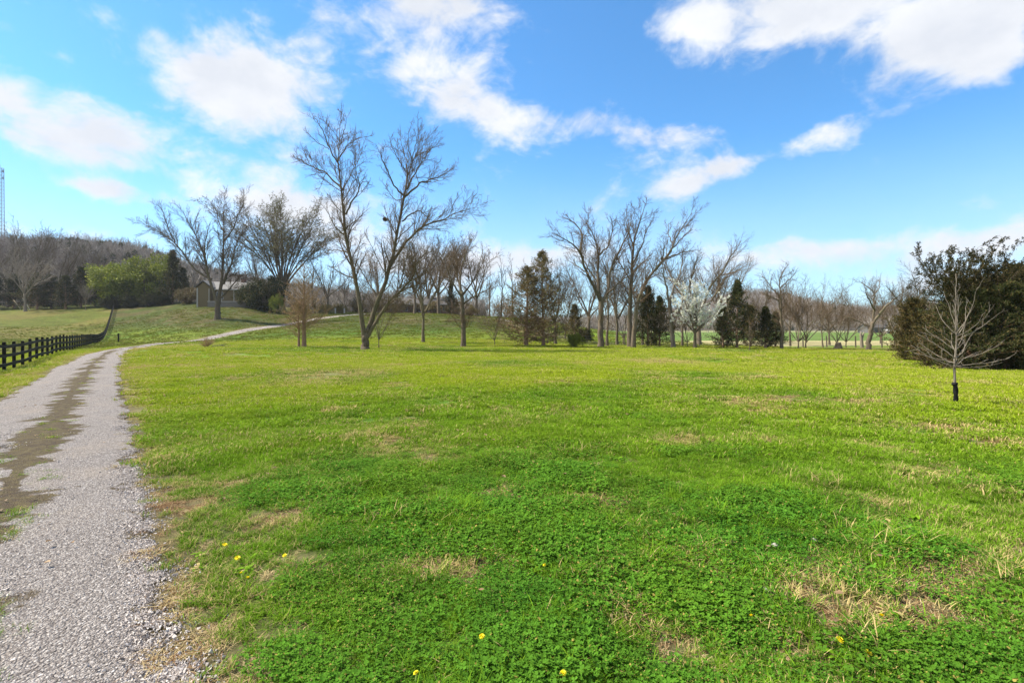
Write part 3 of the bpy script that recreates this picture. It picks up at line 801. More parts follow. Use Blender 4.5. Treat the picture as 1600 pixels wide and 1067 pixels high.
def leafcards(pts, dirs, ln, w, rng):
    """rhombic leaf-size faces"""
    m = len(pts); d = norm(dirs); s = norm(np.cross(d, rng.normal(0, 1, (m, 3))))
    ln = np.broadcast_to(ln, (m,))[:, None]; w = np.broadcast_to(w, (m,))[:, None]
    V = np.stack([pts, pts + d * ln * .5 + s * w * .5, pts + d * ln, pts + d * ln * .5 - s * w * .5], 1).reshape(-1, 3)
    return V, [np.arange(m)[:, None] * 4 + np.arange(4)[None, :]]

SPEC_BROAD = [  # cnt per metre, t0, angle, ratio, up, wander, n pts
    dict(den=1.9, t0=.25, ang=.62, ratio=.42, up=.07, wan=.10, n=7, rr=.5, taper=.55),
    dict(den=3.0, t0=.12, ang=.55, ratio=.50, up=.06, wan=.12, n=5, rr=.55, taper=.5),
    dict(den=4.6, t0=.10, ang=.52, ratio=.60, up=.05, wan=.12, n=4, rr=.6, taper=.4)]

def bare_crown(Pp_list, rng, spec=SPEC_BROAD, rmin=.008, lmin=.3, bias=None, dens=1.0, leaves=None, lmax=None):
    """levels of branches grown from the given limbs [(P,R)], all with the same point count per entry"""
    parts = []; ends = []
    cur = Pp_list
    for li, sp in enumerate(spec):
        nxt = []
        for (Pp, R) in cur:
            L = lengths(Pp); cnt = np.maximum(1, (L * sp['den'] * dens).round()).astype(int)
            cnt = np.minimum(cnt, 60)
            p, d, ln, r0, t = spawn(Pp, R, cnt, sp['t0'], 1.0, sp['ang'], sp['ratio'], sp['rr'], rng, rmin=rmin, lmin=lmin, taper=sp.get('taper', .45))
            if lmax: ln = np.minimum(ln, lmax[li] * rng.uniform(.6, 1.1, len(ln)) * (1 - .38 * t))
            q, r = grow(p, d, ln, r0, np.maximum(r0 * .3, rmin * .6), sp['n'], sp['wan'], sp['up'], rng, bias)
            nxt.append((q, r)); parts.append(tubes(q, r, 4 if li == 0 else 3))
            if leaves and li >= len(spec) - 2: ends.append(q)
        cur = nxt
    V, fs = merge(parts)
    lf = None
    if leaves:
        per, size, wid = leaves; Ls = []
        for q in ends:
            M, n, _ = q.shape; idx = np.repeat(np.arange(M), per); f = rng.uniform(.25, 1, len(idx)) * (n - 1); i = np.minimum(f.astype(int), n - 2); w = (f - i)[:, None]
            p = q[idx, i] * (1 - w) + q[idx, i + 1] * w + rng.normal(0, size * .35, (len(idx), 3))
            Ls.append(leafcards(p, norm(q[idx, i + 1] - q[idx, i]) + rng.normal(0, .7, (len(idx), 3)), size * rng.uniform(.6, 1.3, len(idx)), wid, rng))
        lf = merge(Ls)
    return V, fs, lf

def trunk_taper(h, r, n, rng, lean=0.0, flare=1.5, wan=.05, rtop=.25):
    p = [(0, 0, -.3)]; x = y = 0
    for i in range(1, n):
        x += rng.normal(0, wan) * h / n + lean * h / n; y += rng.normal(0, wan) * h / n
        p.append((x, y, h * i / (n - 1)))
    t = np.linspace(0, 1, n); R = r * (1 - (1 - rtop) * t) + r * (flare - 1) * np.exp(-t * n * .9)
    return np.array(p), R

def make_part(name, root, V, fs, m, smooth=True):
    return link(name, mesh_np(name, V, fs, [m], smooth), root)

def gen_tree(kind, seed, h, name, rmin=.009, dens=1.0):
    """generic deciduous trees -> dict of part meshes in metres, base at origin"""
    rng = np.random.default_rng(seed); out = {}
    if kind in ('oak', 'vase', 'scrub', 'slim', 'maple'):
        th = {'oak': .30, 'vase': .22, 'scrub': .12, 'slim': .75, 'maple': .3}[kind] * h
        r = {'oak': .021, 'vase': .024, 'scrub': .011, 'slim': .012, 'maple': .016}[kind] * h
        p, R = trunk_taper(th, r, 9, rng, 0, 1.5, .06, .75 if kind != 'slim' else .35)
        k = {'oak': 6, 'vase': 24, 'scrub': 8, 'slim': 12, 'maple': 8}[kind]
        az = np.arange(k) * 2.4 + rng.normal(0, .35, k)
        if kind == 'slim':
            z = rng.uniform(.3, 1, k); a = rng.uniform(.5, .9, k); L = h * .38 * (1.15 - z * .7); base = np.stack([np.interp(z, np.linspace(0, 1, 9), p[:, i]) for i in range(3)], 1)
            L[-1] = h * .3; a[-1] = .05; base[-1] = p[-1]
        else:
            z = rng.uniform(.72, 1, k); base = np.stack([np.interp(z, np.linspace(0, 1, 9), p[:, i]) for i in range(3)], 1)
            a = {'oak': rng.uniform(.25, .85, k), 'vase': rng.uniform(.06, .58, k), 'scrub': rng.uniform(.2, .8, k), 'maple': rng.uniform(.15, .7, k)}[kind]
            a[0] = .06
            if kind == 'vase': a[1:] = .58 * ((np.arange(1, k)) / k) ** .6
            L = (h - th) * rng.uniform(.82, 1.05, k) / np.maximum(np.cos(a * .75), .6)
        d = np.stack([np.sin(a) * np.cos(az), np.sin(a) * np.sin(az), np.cos(a)], 1)
        r0 = r * {'oak': .6, 'vase': .34, 'scrub': .6, 'slim': .4, 'maple': .5}[kind] * rng.uniform(.75, 1.1, k)
        q, rr = grow(base, d, L, r0, r0 * .15 + .008, 11, {'oak': .14, 'vase': .05, 'scrub': .13, 'slim': .1, 'maple': .08}[kind], {'oak': .05, 'vase': -.045, 'scrub': .05, 'slim': .06, 'maple': .05}[kind], rng)
        out['trunk'] = merge([tubes(p[None], R[None], 10), tubes(q, rr, 6)])
        if kind == 'vase':
            sp = [dict(den=1.2, t0=.3, ang=.40, ratio=.36, up=.03, wan=.1, n=6, rr=.5, taper=.25), dict(den=2.2, t0=.2, ang=.5, ratio=.42, up=.04, wan=.15, n=5, rr=.55), dict(den=4, t0=.1, ang=.6, ratio=.5, up=.03, wan=.2, n=4, rr=.6)]
            V, fs, lf = bare_crown([(q, rr)], rng, sp, .012, .3, leaves=(2, .15, .10)); out['foliage'] = lf
        else:
            dn = {'oak': 1.0, 'scrub': 1.0, 'slim': 1.1, 'maple': 1.1}[kind]
            V, fs, lf = bare_crown([(q, rr)], rng, SPEC_BROAD, rmin, .3, dens=dens * dn * (12 / max(h, 6)) ** .6)
        out['crown'] = (V, fs)
    return out

def conifer(seed, h, w, n_br, per, size, lean=0, open_=0.0, skirt=.04, power=.8, trunk_r=.018, elv=.9):
    """cedar: trunk, upswept branches, sprays of scale foliage"""
    rng = np.random.default_rng(seed)
    p, R = trunk_taper(h * .97, h * trunk_r, 10, rng, lean, 1.4, .03, .1)
    t = skirt + (1 - skirt) * (np.arange(n_br) + rng.random(n_br)) / n_br
    base = np.stack([np.interp(t, np.linspace(0, 1, 10), p[:, i]) for i in range(3)], 1)
    az = np.arange(n_br) * 2.4 + rng.normal(0, .5, n_br)
    prof = np.clip((1 - t) ** power, .02, 1) * np.clip(.55 + t * 3.5, 0, 1)
    L = w * .5 * prof * rng.uniform(.45, 1.3, n_br) + .12
    el = .15 + t * elv
    d = np.stack([np.cos(az) * np.cos(el), np.sin(az) * np.cos(el), np.sin(el)], 1)
    q, rr = grow(base, d, L, np.maximum(.004, .012 * L + .004), np.full(n_br, .004), 6, .10, .06, rng)
    s, sd, sl, sr, tt = spawn(q, rr, 7, .2, 1, .7, .45, .6, rng, rmin=.004, lmin=.15)
    q2, rr2 = grow(s, sd, sl, sr, sr * .6, 4, .12, .08, rng)
    tr = merge([tubes(p[None], R[None], 8), tubes(q, rr, 4), tubes(q2, rr2, 3)])
    M = len(q2); idx = np.repeat(np.arange(M), per); f = rng.random(len(idx)) * 2.999; i = f.astype(int); wq = (f - i)[:, None]
    c = q2[idx, i] * (1 - wq) + q2[idx, i + 1] * wq + rng.normal(0, size * .55, (len(idx), 3))
    if open_: keep = rng.random(len(idx)) > open_ * np.clip(c[:, 2] / h * 1.6 - .5, 0, 1); c = c[keep]; idx = idx[keep]
    dd = norm(q2[idx, -1] - q2[idx, 0]) + rng.normal(0, .55, (len(idx), 3)) + np.array([0, 0, .35])
    fol = leafcards(c, dd, size * rng.uniform(.7, 1.6, len(idx)), size * .42, rng)
    return dict(trunk=tr, crown=fol)

def bushy(seed, h, w, n, size, stems=7, shape=.5):
    """rounded shrub / leafing tree: stems and leaf clumps through the volume"""
    rng = np.random.default_rng(seed)
    az = rng.uniform(0, 6.283, stems); a = rng.uniform(.05, .6, stems)
    d = np.stack([np.sin(a) * np.cos(az), np.sin(a) * np.sin(az), np.cos(a)], 1)
    q, rr = grow(np.zeros((stems, 3)) + [0, 0, -.1], d, np.full(stems, h * .85), np.full(stems, .018 * h), np.full(stems, .01), 7, .08, .02, rng)
    sp = [dict(den=2.0 * 6 / max(h, 3), t0=.15, ang=.8, ratio=.45, up=.03, wan=.15, n=5, rr=.5), dict(den=3, t0=.1, ang=.8, ratio=.45, up=.03, wan=.2, n=4, rr=.6)]
    V, fs, lf = bare_crown([(q, rr)], rng, sp, .006, .2)
    # clump centres inside an uneven dome
    nc = 60 + int(n / 260); u = rng.normal(0, 1, (nc, 3)); u = norm(u) * (rng.random((nc, 1)) ** .45)
    c = u * [w * .5, w * .5, h * .5] * rng.uniform(.78, 1.08, (nc, 1)) + [0, 0, h * shape]
    c = c[c[:, 2] > .05 * h]; idx = rng.integers(0, len(c), n)
    sp_ = .13 * (w + h) / 2 * rng.uniform(.45, 1.0, len(c))[idx]
    g = rng.normal(0, 1, (n, 3)); g = norm(g) * (rng.random((n, 1)) ** .5)
    pnt = c[idx] + g * sp_[:, None]; pnt[:, 2] = np.maximum(pnt[:, 2], .03)
    fol = leafcards(pnt, g + rng.normal(0, .6, (n, 3)) + [0, 0, .3], size * rng.uniform(.6, 1.5, n), size * .6, rng)
    return dict(trunk=merge([tubes(q, rr, 5), (V, fs)]), crown=fol)

PROTO = {}
def proto(key, fn, mats):
    """cache part meshes of a kind"""
    if key not in PROTO:
        parts = fn(); PROTO[key] = {k: mesh_np(key + '_' + k, v[0], v[1], [mats.get(k, M_TWIG)], k != 'foliage' and k != 'crown') for k, v in parts.items()}
    return PROTO[key]

def plant(key, px, D, label, name='bare_tree', cat='tree', group=None, sc=1.0, rz=None, sink=.05, sx=None):
    loc = P(px, D, -sink)
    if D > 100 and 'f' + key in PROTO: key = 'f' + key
    rnd = random.Random(int(px * 7 + D * 13))
    rz = rnd.uniform(0, 6.28) if rz is None else rz
    e = empty(name, loc, rz, sc if sx is None else (sc * sx, sc * sx, sc)); set_props(e, label, cat, group)
    for k, me in PROTO[key].items():
        if k == 'foliage': continue
        o = link(k, me, e)
        if k == 'crown' and 'foliage' in PROTO[key]: link('foliage', PROTO[key]['foliage'], o)
    return e

# --- trees whose limbs are modelled one by one
def limbs_to_world(specs, D, x0px, base_py, rng, jit=.03, depth_amp=1.0):
    """specs: list of (points[(px,py)], r0, r1, depth lean); gives 3D limbs around the tree's own base"""
    bx = (x0px - 800) / F * D; bz = CAMH - (base_py - HOR) / F * D
    out = []
    for (pl, r0, r1, lean) in specs:
        pts = []
        for i, (px, py) in enumerate(pl):
            t = i / (len(pl) - 1)
            dy = (lean[0] * (1 - t) + lean[1] * t) * depth_amp
            pts.append(((px - 800) / F * D - bx, dy, CAMH - (py - HOR) / F * D - bz))
        c = curve_pts(pts, 17, jit, rng)[:16] if out else curve_pts(pts, 16, jit, rng); out.append((c[None], np.linspace(r0, r1, 16)[None]))
    return out

def hero(name, label, px, py, D, specs, seed, mt, mc, dens=1.0, rmin=.010, leaves=None, leafm=None, spec=SPEC_BROAD, group=None, jit=.03, n_trunk=1, lmax=None, bias=None, flare=0, cat='tree', thin=.86):
    rng = np.random.default_rng(seed)
    L = [(p, r * thin) for p, r in limbs_to_world(specs, D, px, py, rng, jit)]
    x, y, z = P(px, D); zz = CAMH - (py - HOR) / F * D
    e = empty(name, (x, y, z - .03)); set_props(e, label, cat, group)
    tr = []
    for k, (p, r) in enumerate(L[:n_trunk]):
        if flare: r = r + flare * np.exp(-np.linspace(0, 1, 16) * 14)[None]
        p[:, 0, 2] -= .3; tr.append(tubes(p, r, 12))
    make_part('trunk', e, *merge(tr), mt)
    for k, (p, r) in enumerate(L[n_trunk:]): make_part('limb', e, *tubes(p, r, 8), mt)
    if spec is SPEC_BROAD: spec = [dict(q, den=q['den'] * f_) for q, f_ in zip(spec, (1.1, 1.45, 1.5))]; rmin *= .85
    V, fs, lf = bare_crown(L, rng, spec, rmin, .25, dens=dens, leaves=leaves, lmax=lmax, bias=bias)
    c = make_part('crown', e, V, fs, mc)
    if lf: make_part('foliage', c, *lf, leafm, False)
    return e

LM = (3.0, 1.5, .9)
hero('big_bare_tree', 'tallest bare tree with several great stems splitting low, centre left of the lawn', 570, 545, 40, [
    ([(570, 546), (571, 534), (572, 522), (574, 510)], .42, .34, (0, 0)),
    ([(570, 535), (566, 500), (561, 454), (552, 409), (543, 364), (539, 310), (535, 259), (537, 217), (539, 190)], .27, .02, (0, -1.2)),
    ([(573, 520), (590, 469), (604, 428), (617, 369), (624, 329), (629, 300), (633, 270), (640, 245), (654, 217), (668, 191)], .28, .02, (0, 1.2)),
    ([(576, 522), (597, 488), (614, 466), (632, 451), (649, 435), (657, 414), (671, 397), (684, 380)], .20, .025, (0, -2.2)),
    ([(607, 414), (626, 381), (645, 357), (668, 341), (687, 336), (701, 325), (725, 315), (753, 306)], .17, .015, (.4, 2.5)),
    ([(626, 341), (640, 332), (657, 329), (668, 339), (682, 356)], .09, .015, (.6, -1.5)),
    ([(629, 300), (641, 287), (654, 273), (678, 264), (711, 243)], .12, .015, (.9, 2.2)),
    ([(629, 301), (614, 285), (605, 264), (596, 240), (589, 224)], .10, .015, (.9, -1.0)),
    ([(630, 290), (631, 250), (624, 224), (614, 193)], .10, .015, (.9, 2.0)),
    ([(538, 296), (521, 280), (507, 266), (490, 257), (471, 247), (446, 231)], .11, .015, (-.6, 1.5)),
    ([(536, 262), (525, 240), (516, 212), (500, 189)], .09, .012, (-.9, -2.2)),
    ([(536, 255), (544, 231), (560, 214), (576, 207)], .08, .012, (-1, .6)),
    ([(543, 335), (553, 318), (565, 306), (570, 296), (565, 268), (567, 240)], .10, .012, (-.4, -2)),
    ([(569, 299), (576, 293), (583, 292), (588, 298)], .05, .012, (-1.5, -2)),
    ([(547, 395), (528, 388), (507, 386), (495, 379)], .07, .012, (-.2, 1.2)),
    ([(544, 368), (532, 357), (521, 334), (511, 322)], .08, .012, (-.2, -2)),
    ([(545, 398), (537, 410), (525, 420)], .05, .012, (-.2, -1)),
    ([(537, 300), (548, 270), (556, 245), (562, 213)], .06, .012, (-.5, 1.2)), ([(536, 240), (528, 215), (522, 193)], .05, .012, (-.9, .6)), ([(537, 232), (550, 207), (553, 187)], .05, .012, (-1, -2)),
    ([(525, 242), (508, 232), (492, 215)], .04, .012, (-1.5, -2)), ([(507, 266), (496, 285), (490, 297)], .035, .01, (.3, 1)), ([(490, 257), (478, 235), (468, 225)], .04, .01, (.8, 0)),
    ([(640, 245), (636, 220), (642, 193)], .06, .012, (1, 0)), ([(645, 236), (662, 222), (684, 207)], .06, .012, (1, 2.2)), ([(632, 290), (650, 262), (668, 240), (692, 222)], .08, .012, (.8, -.8)),
    ([(628, 305), (612, 303), (597, 285), (588, 272)], .05, .012, (.8, 2)), ([(650, 276), (672, 270), (692, 258)], .05, .012, (1.2, 3)), ([(645, 357), (655, 335), (662, 312)], .05, .012, (.8, 0)),
    ([(701, 325), (708, 308), (724, 293)], .04, .01, (1.5, .5)), ([(672, 340), (690, 320), (702, 298)], .045, .01, (1, 3)), ([(725, 315), (738, 300), (746, 290)], .03, .01, (2, 1)),
    ([(640, 245), (652, 205), (656, 186)], .05, .01, (1, -.6)), ([(631, 262), (618, 240), (610, 215)], .05, .01, (.9, -.6)),
    ([(590, 469), (575, 440), (570, 410), (562, 385)], .08, .012, (.2, 2)),
    ([(632, 451), (640, 420), (650, 395), (665, 372)], .08, .012, (-1.5, -3)),
    ([(604, 428), (592, 405), (585, 385), (578, 370)], .06, .012, (.4, -1.4)),
    ], 11, M_BARK, M_TWIG, thin=.74, dens=1.15, rmin=.010, lmax=LM, n_trunk=1, flare=.22)

hero('spreading_bare_tree', 'wide bare tree on the grassy slope in front of the tan house', 340, 495, 97, [
    ([(340, 496), (340, 485), (340, 475), (341, 465)], .62, .50, (0, 0)),
    ([(340, 470), (332, 444), (327, 418), (325, 399), (315, 371), (304, 348), (291, 320)], .34, .03, (0, -2)),
    ([(330, 432), (302, 416), (281, 388), (264, 371), (242, 356), (221, 346), (204, 339)], .25, .03, (0, 2)),
    ([(266, 373), (257, 350), (251, 325), (241, 312)], .14, .03, (1.5, 0)),
    ([(341, 466), (346, 429), (347, 400), (347, 371), (347, 350), (345, 322), (347, 303)], .36, .03, (0, 1)),
    ([(347, 355), (336, 342), (327, 318), (318, 303)], .14, .03, (.5, 3)),
    ([(347, 372), (364, 356), (374, 335), (385, 320), (389, 299)], .17, .03, (.5, -2)),
    ([(342, 468), (351, 439), (366, 412), (376, 384), (387, 365), (399, 344)], .28, .03, (0, -3)),
    ([(326, 400), (328, 382), (336, 361), (345, 345)], .16, .03, (-1, -3)),
    ([(350, 440), (357, 405), (363, 380), (370, 362)], .16, .03, (0, 3)),
    ([(342, 464), (358, 452), (376, 436), (392, 432), (408, 436)], .18, .03, (0, -3)),
    ([(318, 405), (305, 390), (290, 375), (284, 365)], .12, .03, (0, 3)),
    ], 12, M_BARK, M_TWIG, dens=.8, rmin=.017, lmax=(5, 2.5, 1.4), flare=.3)

hero('bare_tree', 'bare tree with fan of curving limbs, leftmost of the tall group right of centre', 939, 541, 52, [
    ([(939, 543), (938, 515), (939, 490), (939, 462)], .36, .28, (0, 0)),
    ([(939, 470), (929, 451), (912, 417), (903, 393), (888, 380), (869, 371), (852, 363)], .24, .02, (0, -2)),
    ([(904, 396), (908, 363), (891, 341), (871, 334)], .12, .02, (-1, 1)),
    ([(918, 428), (898, 410), (886, 398)], .08, .02, (-1, 2)),
    ([(938, 468), (935, 422), (937, 393), (930, 363), (922, 341), (927, 320)], .20, .02, (0, 2)),
    ([(936, 398), (951, 380), (954, 358), (947, 338)], .12, .02, (1, -2)),
    ([(940, 470), (949, 456), (956, 417), (968, 390), (983, 363), (990, 337), (993, 318)], .22, .02, (0, 1)),
    ([(938, 440), (920, 410), (912, 380), (915, 350)], .10, .02, (1, 3)),
    ([(948, 458), (966, 440), (985, 425), (1000, 405)], .12, .02, (0, -3)),
    ], 13, M_BARK, M_TWIG, dens=1.0, rmin=.011, lmax=(3.4, 1.7, .9), flare=.1)
hero('bare_tree', 'tall upright bare tree with a narrow plumed top, right of the fan-limbed one', 986, 541, 53, [
    ([(986, 543), (984, 495), (986, 451), (988, 412), (990, 380), (998, 349), (1007, 324)], .34, .03, (0, 0)),
    ([(987, 440), (975, 415), (966, 395), (962, 372)], .11, .02, (0, 2)),
    ([(988, 412), (1000, 385), (1004, 365), (1014, 345)], .12, .02, (0, -2)),
    ([(990, 385), (984, 362), (982, 344), (978, 330)], .10, .02, (0, 1.5)),
    ([(987, 425), (1004, 410), (1018, 400), (1030, 380)], .09, .02, (0, 2.5)),
    ], 14, M_BARK, M_TWIG, dens=1.05, rmin=.011, lmax=(3.2, 1.6, .9), flare=.1)
hero('leaning_bare_tree', 'bare tree leaning strongly to the right beside the tall narrow one', 989, 541, 50.5, [
    ([(989, 543), (991, 510), (992, 480), (998, 456), (1010, 432), (1029, 407), (1039, 397), (1047, 375), (1061, 351), (1070, 336)], .27, .02, (0, -2)),
    ([(1033, 404), (1050, 398), (1062, 394), (1080, 392)], .10, .02, (-1, -2)),
    ([(1038, 398), (1056, 378), (1072, 362), (1086, 355)], .10, .02, (-1, 0)),
    ([(1030, 407), (1028, 390), (1022, 375)], .07, .02, (-1, -3)),
    ([(1045, 380), (1044, 360), (1050, 342)], .07, .02, (-1, 1)),
    ], 15, M_BARK, M_TWIG, dens=1.15, rmin=.011, lmax=(2.6, 1.4, .8), flare=.08)
hero('bare_tree', 'forked bare tree with a pale trunk just left of the white blossoming tree', 1052, 541, 50, [
    ([(1052, 543), (1050, 515), (1047, 490), (1046, 464)], .25, .19, (0, 0)),
    ([(1046, 470), (1037, 436), (1032, 414), (1026, 395)], .15, .02, (0, -1)),
    ([(1047, 470), (1054, 446), (1066, 422), (1071, 388), (1074, 372)], .15, .02, (0, 1)),
    ([(1050, 500), (1060, 480), (1068, 462)], .08, .02, (0, -2)),
    ], 16, M_BARKP, M_TWIG, dens=1.05, rmin=.011, lmax=(2.4, 1.3, .7), flare=.08)
hero('bare_tree', 'low-forking wide bare tree standing apart near the right end of the wire fence', 1357, 547, 49, [
    ([(1357, 549), (1358, 530), (1361, 515), (1364, 503)], .26, .20, (0, 0)),
    ([(1364, 505), (1368, 480), (1371, 458), (1360, 445), (1352, 436)], .15, .02, (0, 1)),
    ([(1364, 505), (1376, 485), (1392, 468), (1405, 456), (1416, 448)], .15, .02, (0, -1)),
    ([(1362, 512), (1345, 500), (1334, 494), (1324, 484)], .11, .02, (0, 2)),
    ([(1367, 485), (1350, 468), (1338, 458), (1330, 450)], .10, .02, (0, -2)),
    ([(1371, 462), (1385, 450), (1392, 440), (1396, 430)], .08, .02, (.6, 2)),
    ], 17, M_BARK, M_TWIG, dens=1.0, rmin=.011, lmax=(2.6, 1.4, .8), flare=.1)
hero('bare_tree', 'slim bare tree with an open V-shaped top right of the dark cedars', 1222, 545, 51, [
    ([(1222, 547), (1222, 520), (1220, 490), (1220, 462), (1218, 440), (1224, 420)], .18, .03, (0, 0)),
    ([(1220, 465), (1208, 448), (1199, 432), (1196, 424)], .08, .02, (0, 1)),
    ([(1219, 450), (1232, 434), (1238, 422)], .07, .02, (0, -1)),
    ([(1221, 490), (1210, 470), (1190, 462), (1178, 450)], .08, .02, (0, -2)),
    ], 18, M_BARK, M_TWIG, dens=1.2, rmin=.011, lmax=(2.2, 1.2, .7), flare=.05)
hero('bare_tree', 'bare tree with long arching left limbs behind the twin-stemmed sapling', 724, 541, 48, [
    ([(724, 543), (724, 515), (723, 485), (722, 455)], .27, .19, (0, 0)),
    ([(722, 462), (718, 435), (722, 410), (730, 385), (738, 364)], .15, .02, (0, 1)),
    ([(722, 465), (708, 440), (700, 420), (694, 395)], .12, .02, (0, -1)),
    ([(723, 460), (738, 438), (748, 418), (756, 396)], .12, .02, (0, 1.5)),
    ([(723, 475), (742, 462), (758, 455), (770, 450)], .09, .02, (0, -2)),
    ([(722, 455), (712, 425), (710, 400), (708, 372)], .11, .02, (0, 2)),
    ([(723, 500), (712, 498), (700, 502)], .05, .02, (0, -1)),
    ], 19, M_BARK, M_TWIG, dens=1.5, rmin=.011, lmax=(2.6, 1.4, .8), flare=.1)

# young staked tree on the right, close to the camera
def yt(c): return [(1340 + x / 3.558, 350 + y / 3.558) for x, y in c]
hero('young_tree', 'small leafless young tree with a black trunk guard on the right of the lawn', 1493, 630, 11.2, [
    (yt([(545, 1000), (543, 900), (541, 800), (552, 680), (552, 580), (555, 450), (556, 340), (556, 270)]), .030, .005, (0, .05)),
    (yt([(534, 790), (430, 740), (385, 700), (340, 662)]), .010, .003, (0, .3)),
    (yt([(536, 740), (470, 690), (400, 640)]), .010, .003, (0, -.4)),
    (yt([(540, 735), (480, 660), (420, 600)]), .010, .003, (0, .5)),
    (yt([(545, 660), (480, 615), (450, 585), (440, 555)]), .009, .003, (0, -.2)),
    (yt([(550, 610), (510, 550), (500, 500), (495, 440)]), .010, .003, (0, .3)),
    (yt([(553, 600), (590, 520), (608, 440), (608, 370), (602, 335)]), .011, .003, (0, -.3)),
    (yt([(553, 580), (540, 500), (536, 430), (530, 370)]), .009, .003, (0, .25)),
    (yt([(553, 600), (575, 530), (590, 460), (592, 400)]), .009, .003, (0, .3)),
    (yt([(554, 615), (620, 560), (660, 510), (690, 440)]), .009, .003, (0, .4)),
    (yt([(553, 640), (630, 575), (700, 485)]), .010, .003, (0, -.4)),
    (yt([(550, 740), (610, 700), (660, 640), (722, 583)]), .010, .003, (0, .3)),
    (yt([(550, 750), (620, 715), (690, 650)]), .009, .003, (0, -.5)),
    (yt([(546, 780), (640, 735), (772, 698)]), .010, .003, (0, .3)),
    (yt([(546, 792), (650, 785), (750, 755)]), .009, .003, (0, -.3)),
    (yt([(552, 720), (590, 660), (655, 588)]), .009, .003, (0, .6)),
    (yt([(540, 795), (500, 740), (455, 715)]), .008, .003, (0, -.6)),
    (yt([(545, 770), (520, 730), (470, 650)]), .008, .003, (0, .7)),
    (yt([(552, 560), (572, 470), (578, 400), (572, 320)]), .008, .002, (0, .15)), (yt([(550, 590), (525, 520), (515, 460), (518, 400)]), .008, .002, (0, -.3)), (yt([(553, 620), (600, 570), (640, 500), (650, 430)]), .008, .002, (0, -.5)),
    (yt([(545, 700), (500, 640), (470, 600), (455, 560)]), .008, .002, (0, .5)), (yt([(548, 760), (600, 735), (680, 690), (735, 660)]), .008, .002, (0, .6)), (yt([(540, 770), (480, 745), (420, 725), (375, 700)]), .008, .002, (0, .5)),
    (yt([(550, 690), (590, 640), (620, 590), (640, 545)]), .008, .002, (0, .2)), (yt([(545, 785), (590, 770), (660, 755), (720, 720)]), .008, .002, (0, -.6)), (yt([(542, 790), (490, 770), (440, 760), (400, 735)]), .007, .002, (0, -.4)),
    ], 20, M_BARKP, M_TWIGP, thin=.95, dens=1.0, rmin=.0035, jit=.004,
    spec=[dict(den=3.0, t0=.25, ang=.5, ratio=.34, up=.08, wan=.08, n=5, rr=.55), dict(den=2.5, t0=.2, ang=.5, ratio=.4, up=.06, wan=.1, n=4, rr=.7)], lmax=(.32, .15))
def trunk_guard():
    yt_ = bpy.data.objects['young_tree']; rng = np.random.default_rng(3)
    n = 26; z = np.linspace(.02, .48, n); k = 14; V = []
    for i, zz in enumerate(z):
        for j in range(k):
            a = j * 6.283 / k
            r = .042 + .012 * math.sin(zz * 31 + a * 2) * .5 + rng.normal(0, .0022) + (.03 if zz > .40 and math.cos(a - 3.3) > .4 else 0) * (1 - abs(zz - .44) / .06 if abs(zz - .44) < .06 else 0)
            V.append((r * math.cos(a) + .006 * math.sin(zz * 9), r * math.sin(a), zz))
    q = [(i * k + j, i * k + (j + 1) % k, (i + 1) * k + (j + 1) % k, (i + 1) * k + j) for i in range(n - 1) for j in range(k)]
    link('trunk_guard', mesh_np('trunk_guard', V, [np.array(q)], [M_BLACK], False), yt_)
trunk_guard()

# twin-stemmed tan sapling in front of the slope
def sapling():
    rng = np.random.default_rng(33); D = 42
    e = empty('young_larch', P(475, D, -.05)); set_props(e, 'tan twiggy twin-stemmed pyramidal tree on the lawn edge, left of the tallest bare tree', 'tree')
    prs = []; lim = []
    for (x, h, r) in ((0, 6.7, .16), (-.42, 3.6, .10)):
        p, R = trunk_taper(h, r, 12, rng, 0, 1.5, .03, .08); p = p + [x, 0, 0]; prs.append(tubes(p[None], R[None], 9))
        n = int(h * 17); t = .2 + .8 * (np.arange(n) + rng.random(n)) / n
        b = np.stack([np.interp(t, np.linspace(0, 1, 12), p[:, i]) for i in range(3)], 1); az = np.arange(n) * 2.4
        el = .25 + t * .6; d = np.stack([np.cos(az) * np.cos(el), np.sin(az) * np.cos(el), np.sin(el)], 1)
        L = (h * .47) * (1 - t) ** .7 * rng.uniform(.6, 1.15, n) + .2
        lim.append(grow(b, d, L, .008 + .008 * L, np.full(n, .007), 8, .07, .03, rng))
    make_part('trunk', e, *merge(prs), M_BARKR)
    V, fs, lf = bare_crown(lim, rng, [dict(den=3.6, t0=.15, ang=.7, ratio=.36, up=.05, wan=.12, n=4, rr=.6), dict(den=5, t0=.1, ang=.7, ratio=.5, up=.04, wan=.1, n=3, rr=.7)], .008, .2, leaves=(1, .07, .03))
    V2, f2 = merge([(V, fs)] + [tubes(q, r, 4) for q, r in lim])
    c = make_part('crown', e, V2, f2, M_TWIGR); make_part('foliage', c, *lf, M_BUDR, False)
sapling()

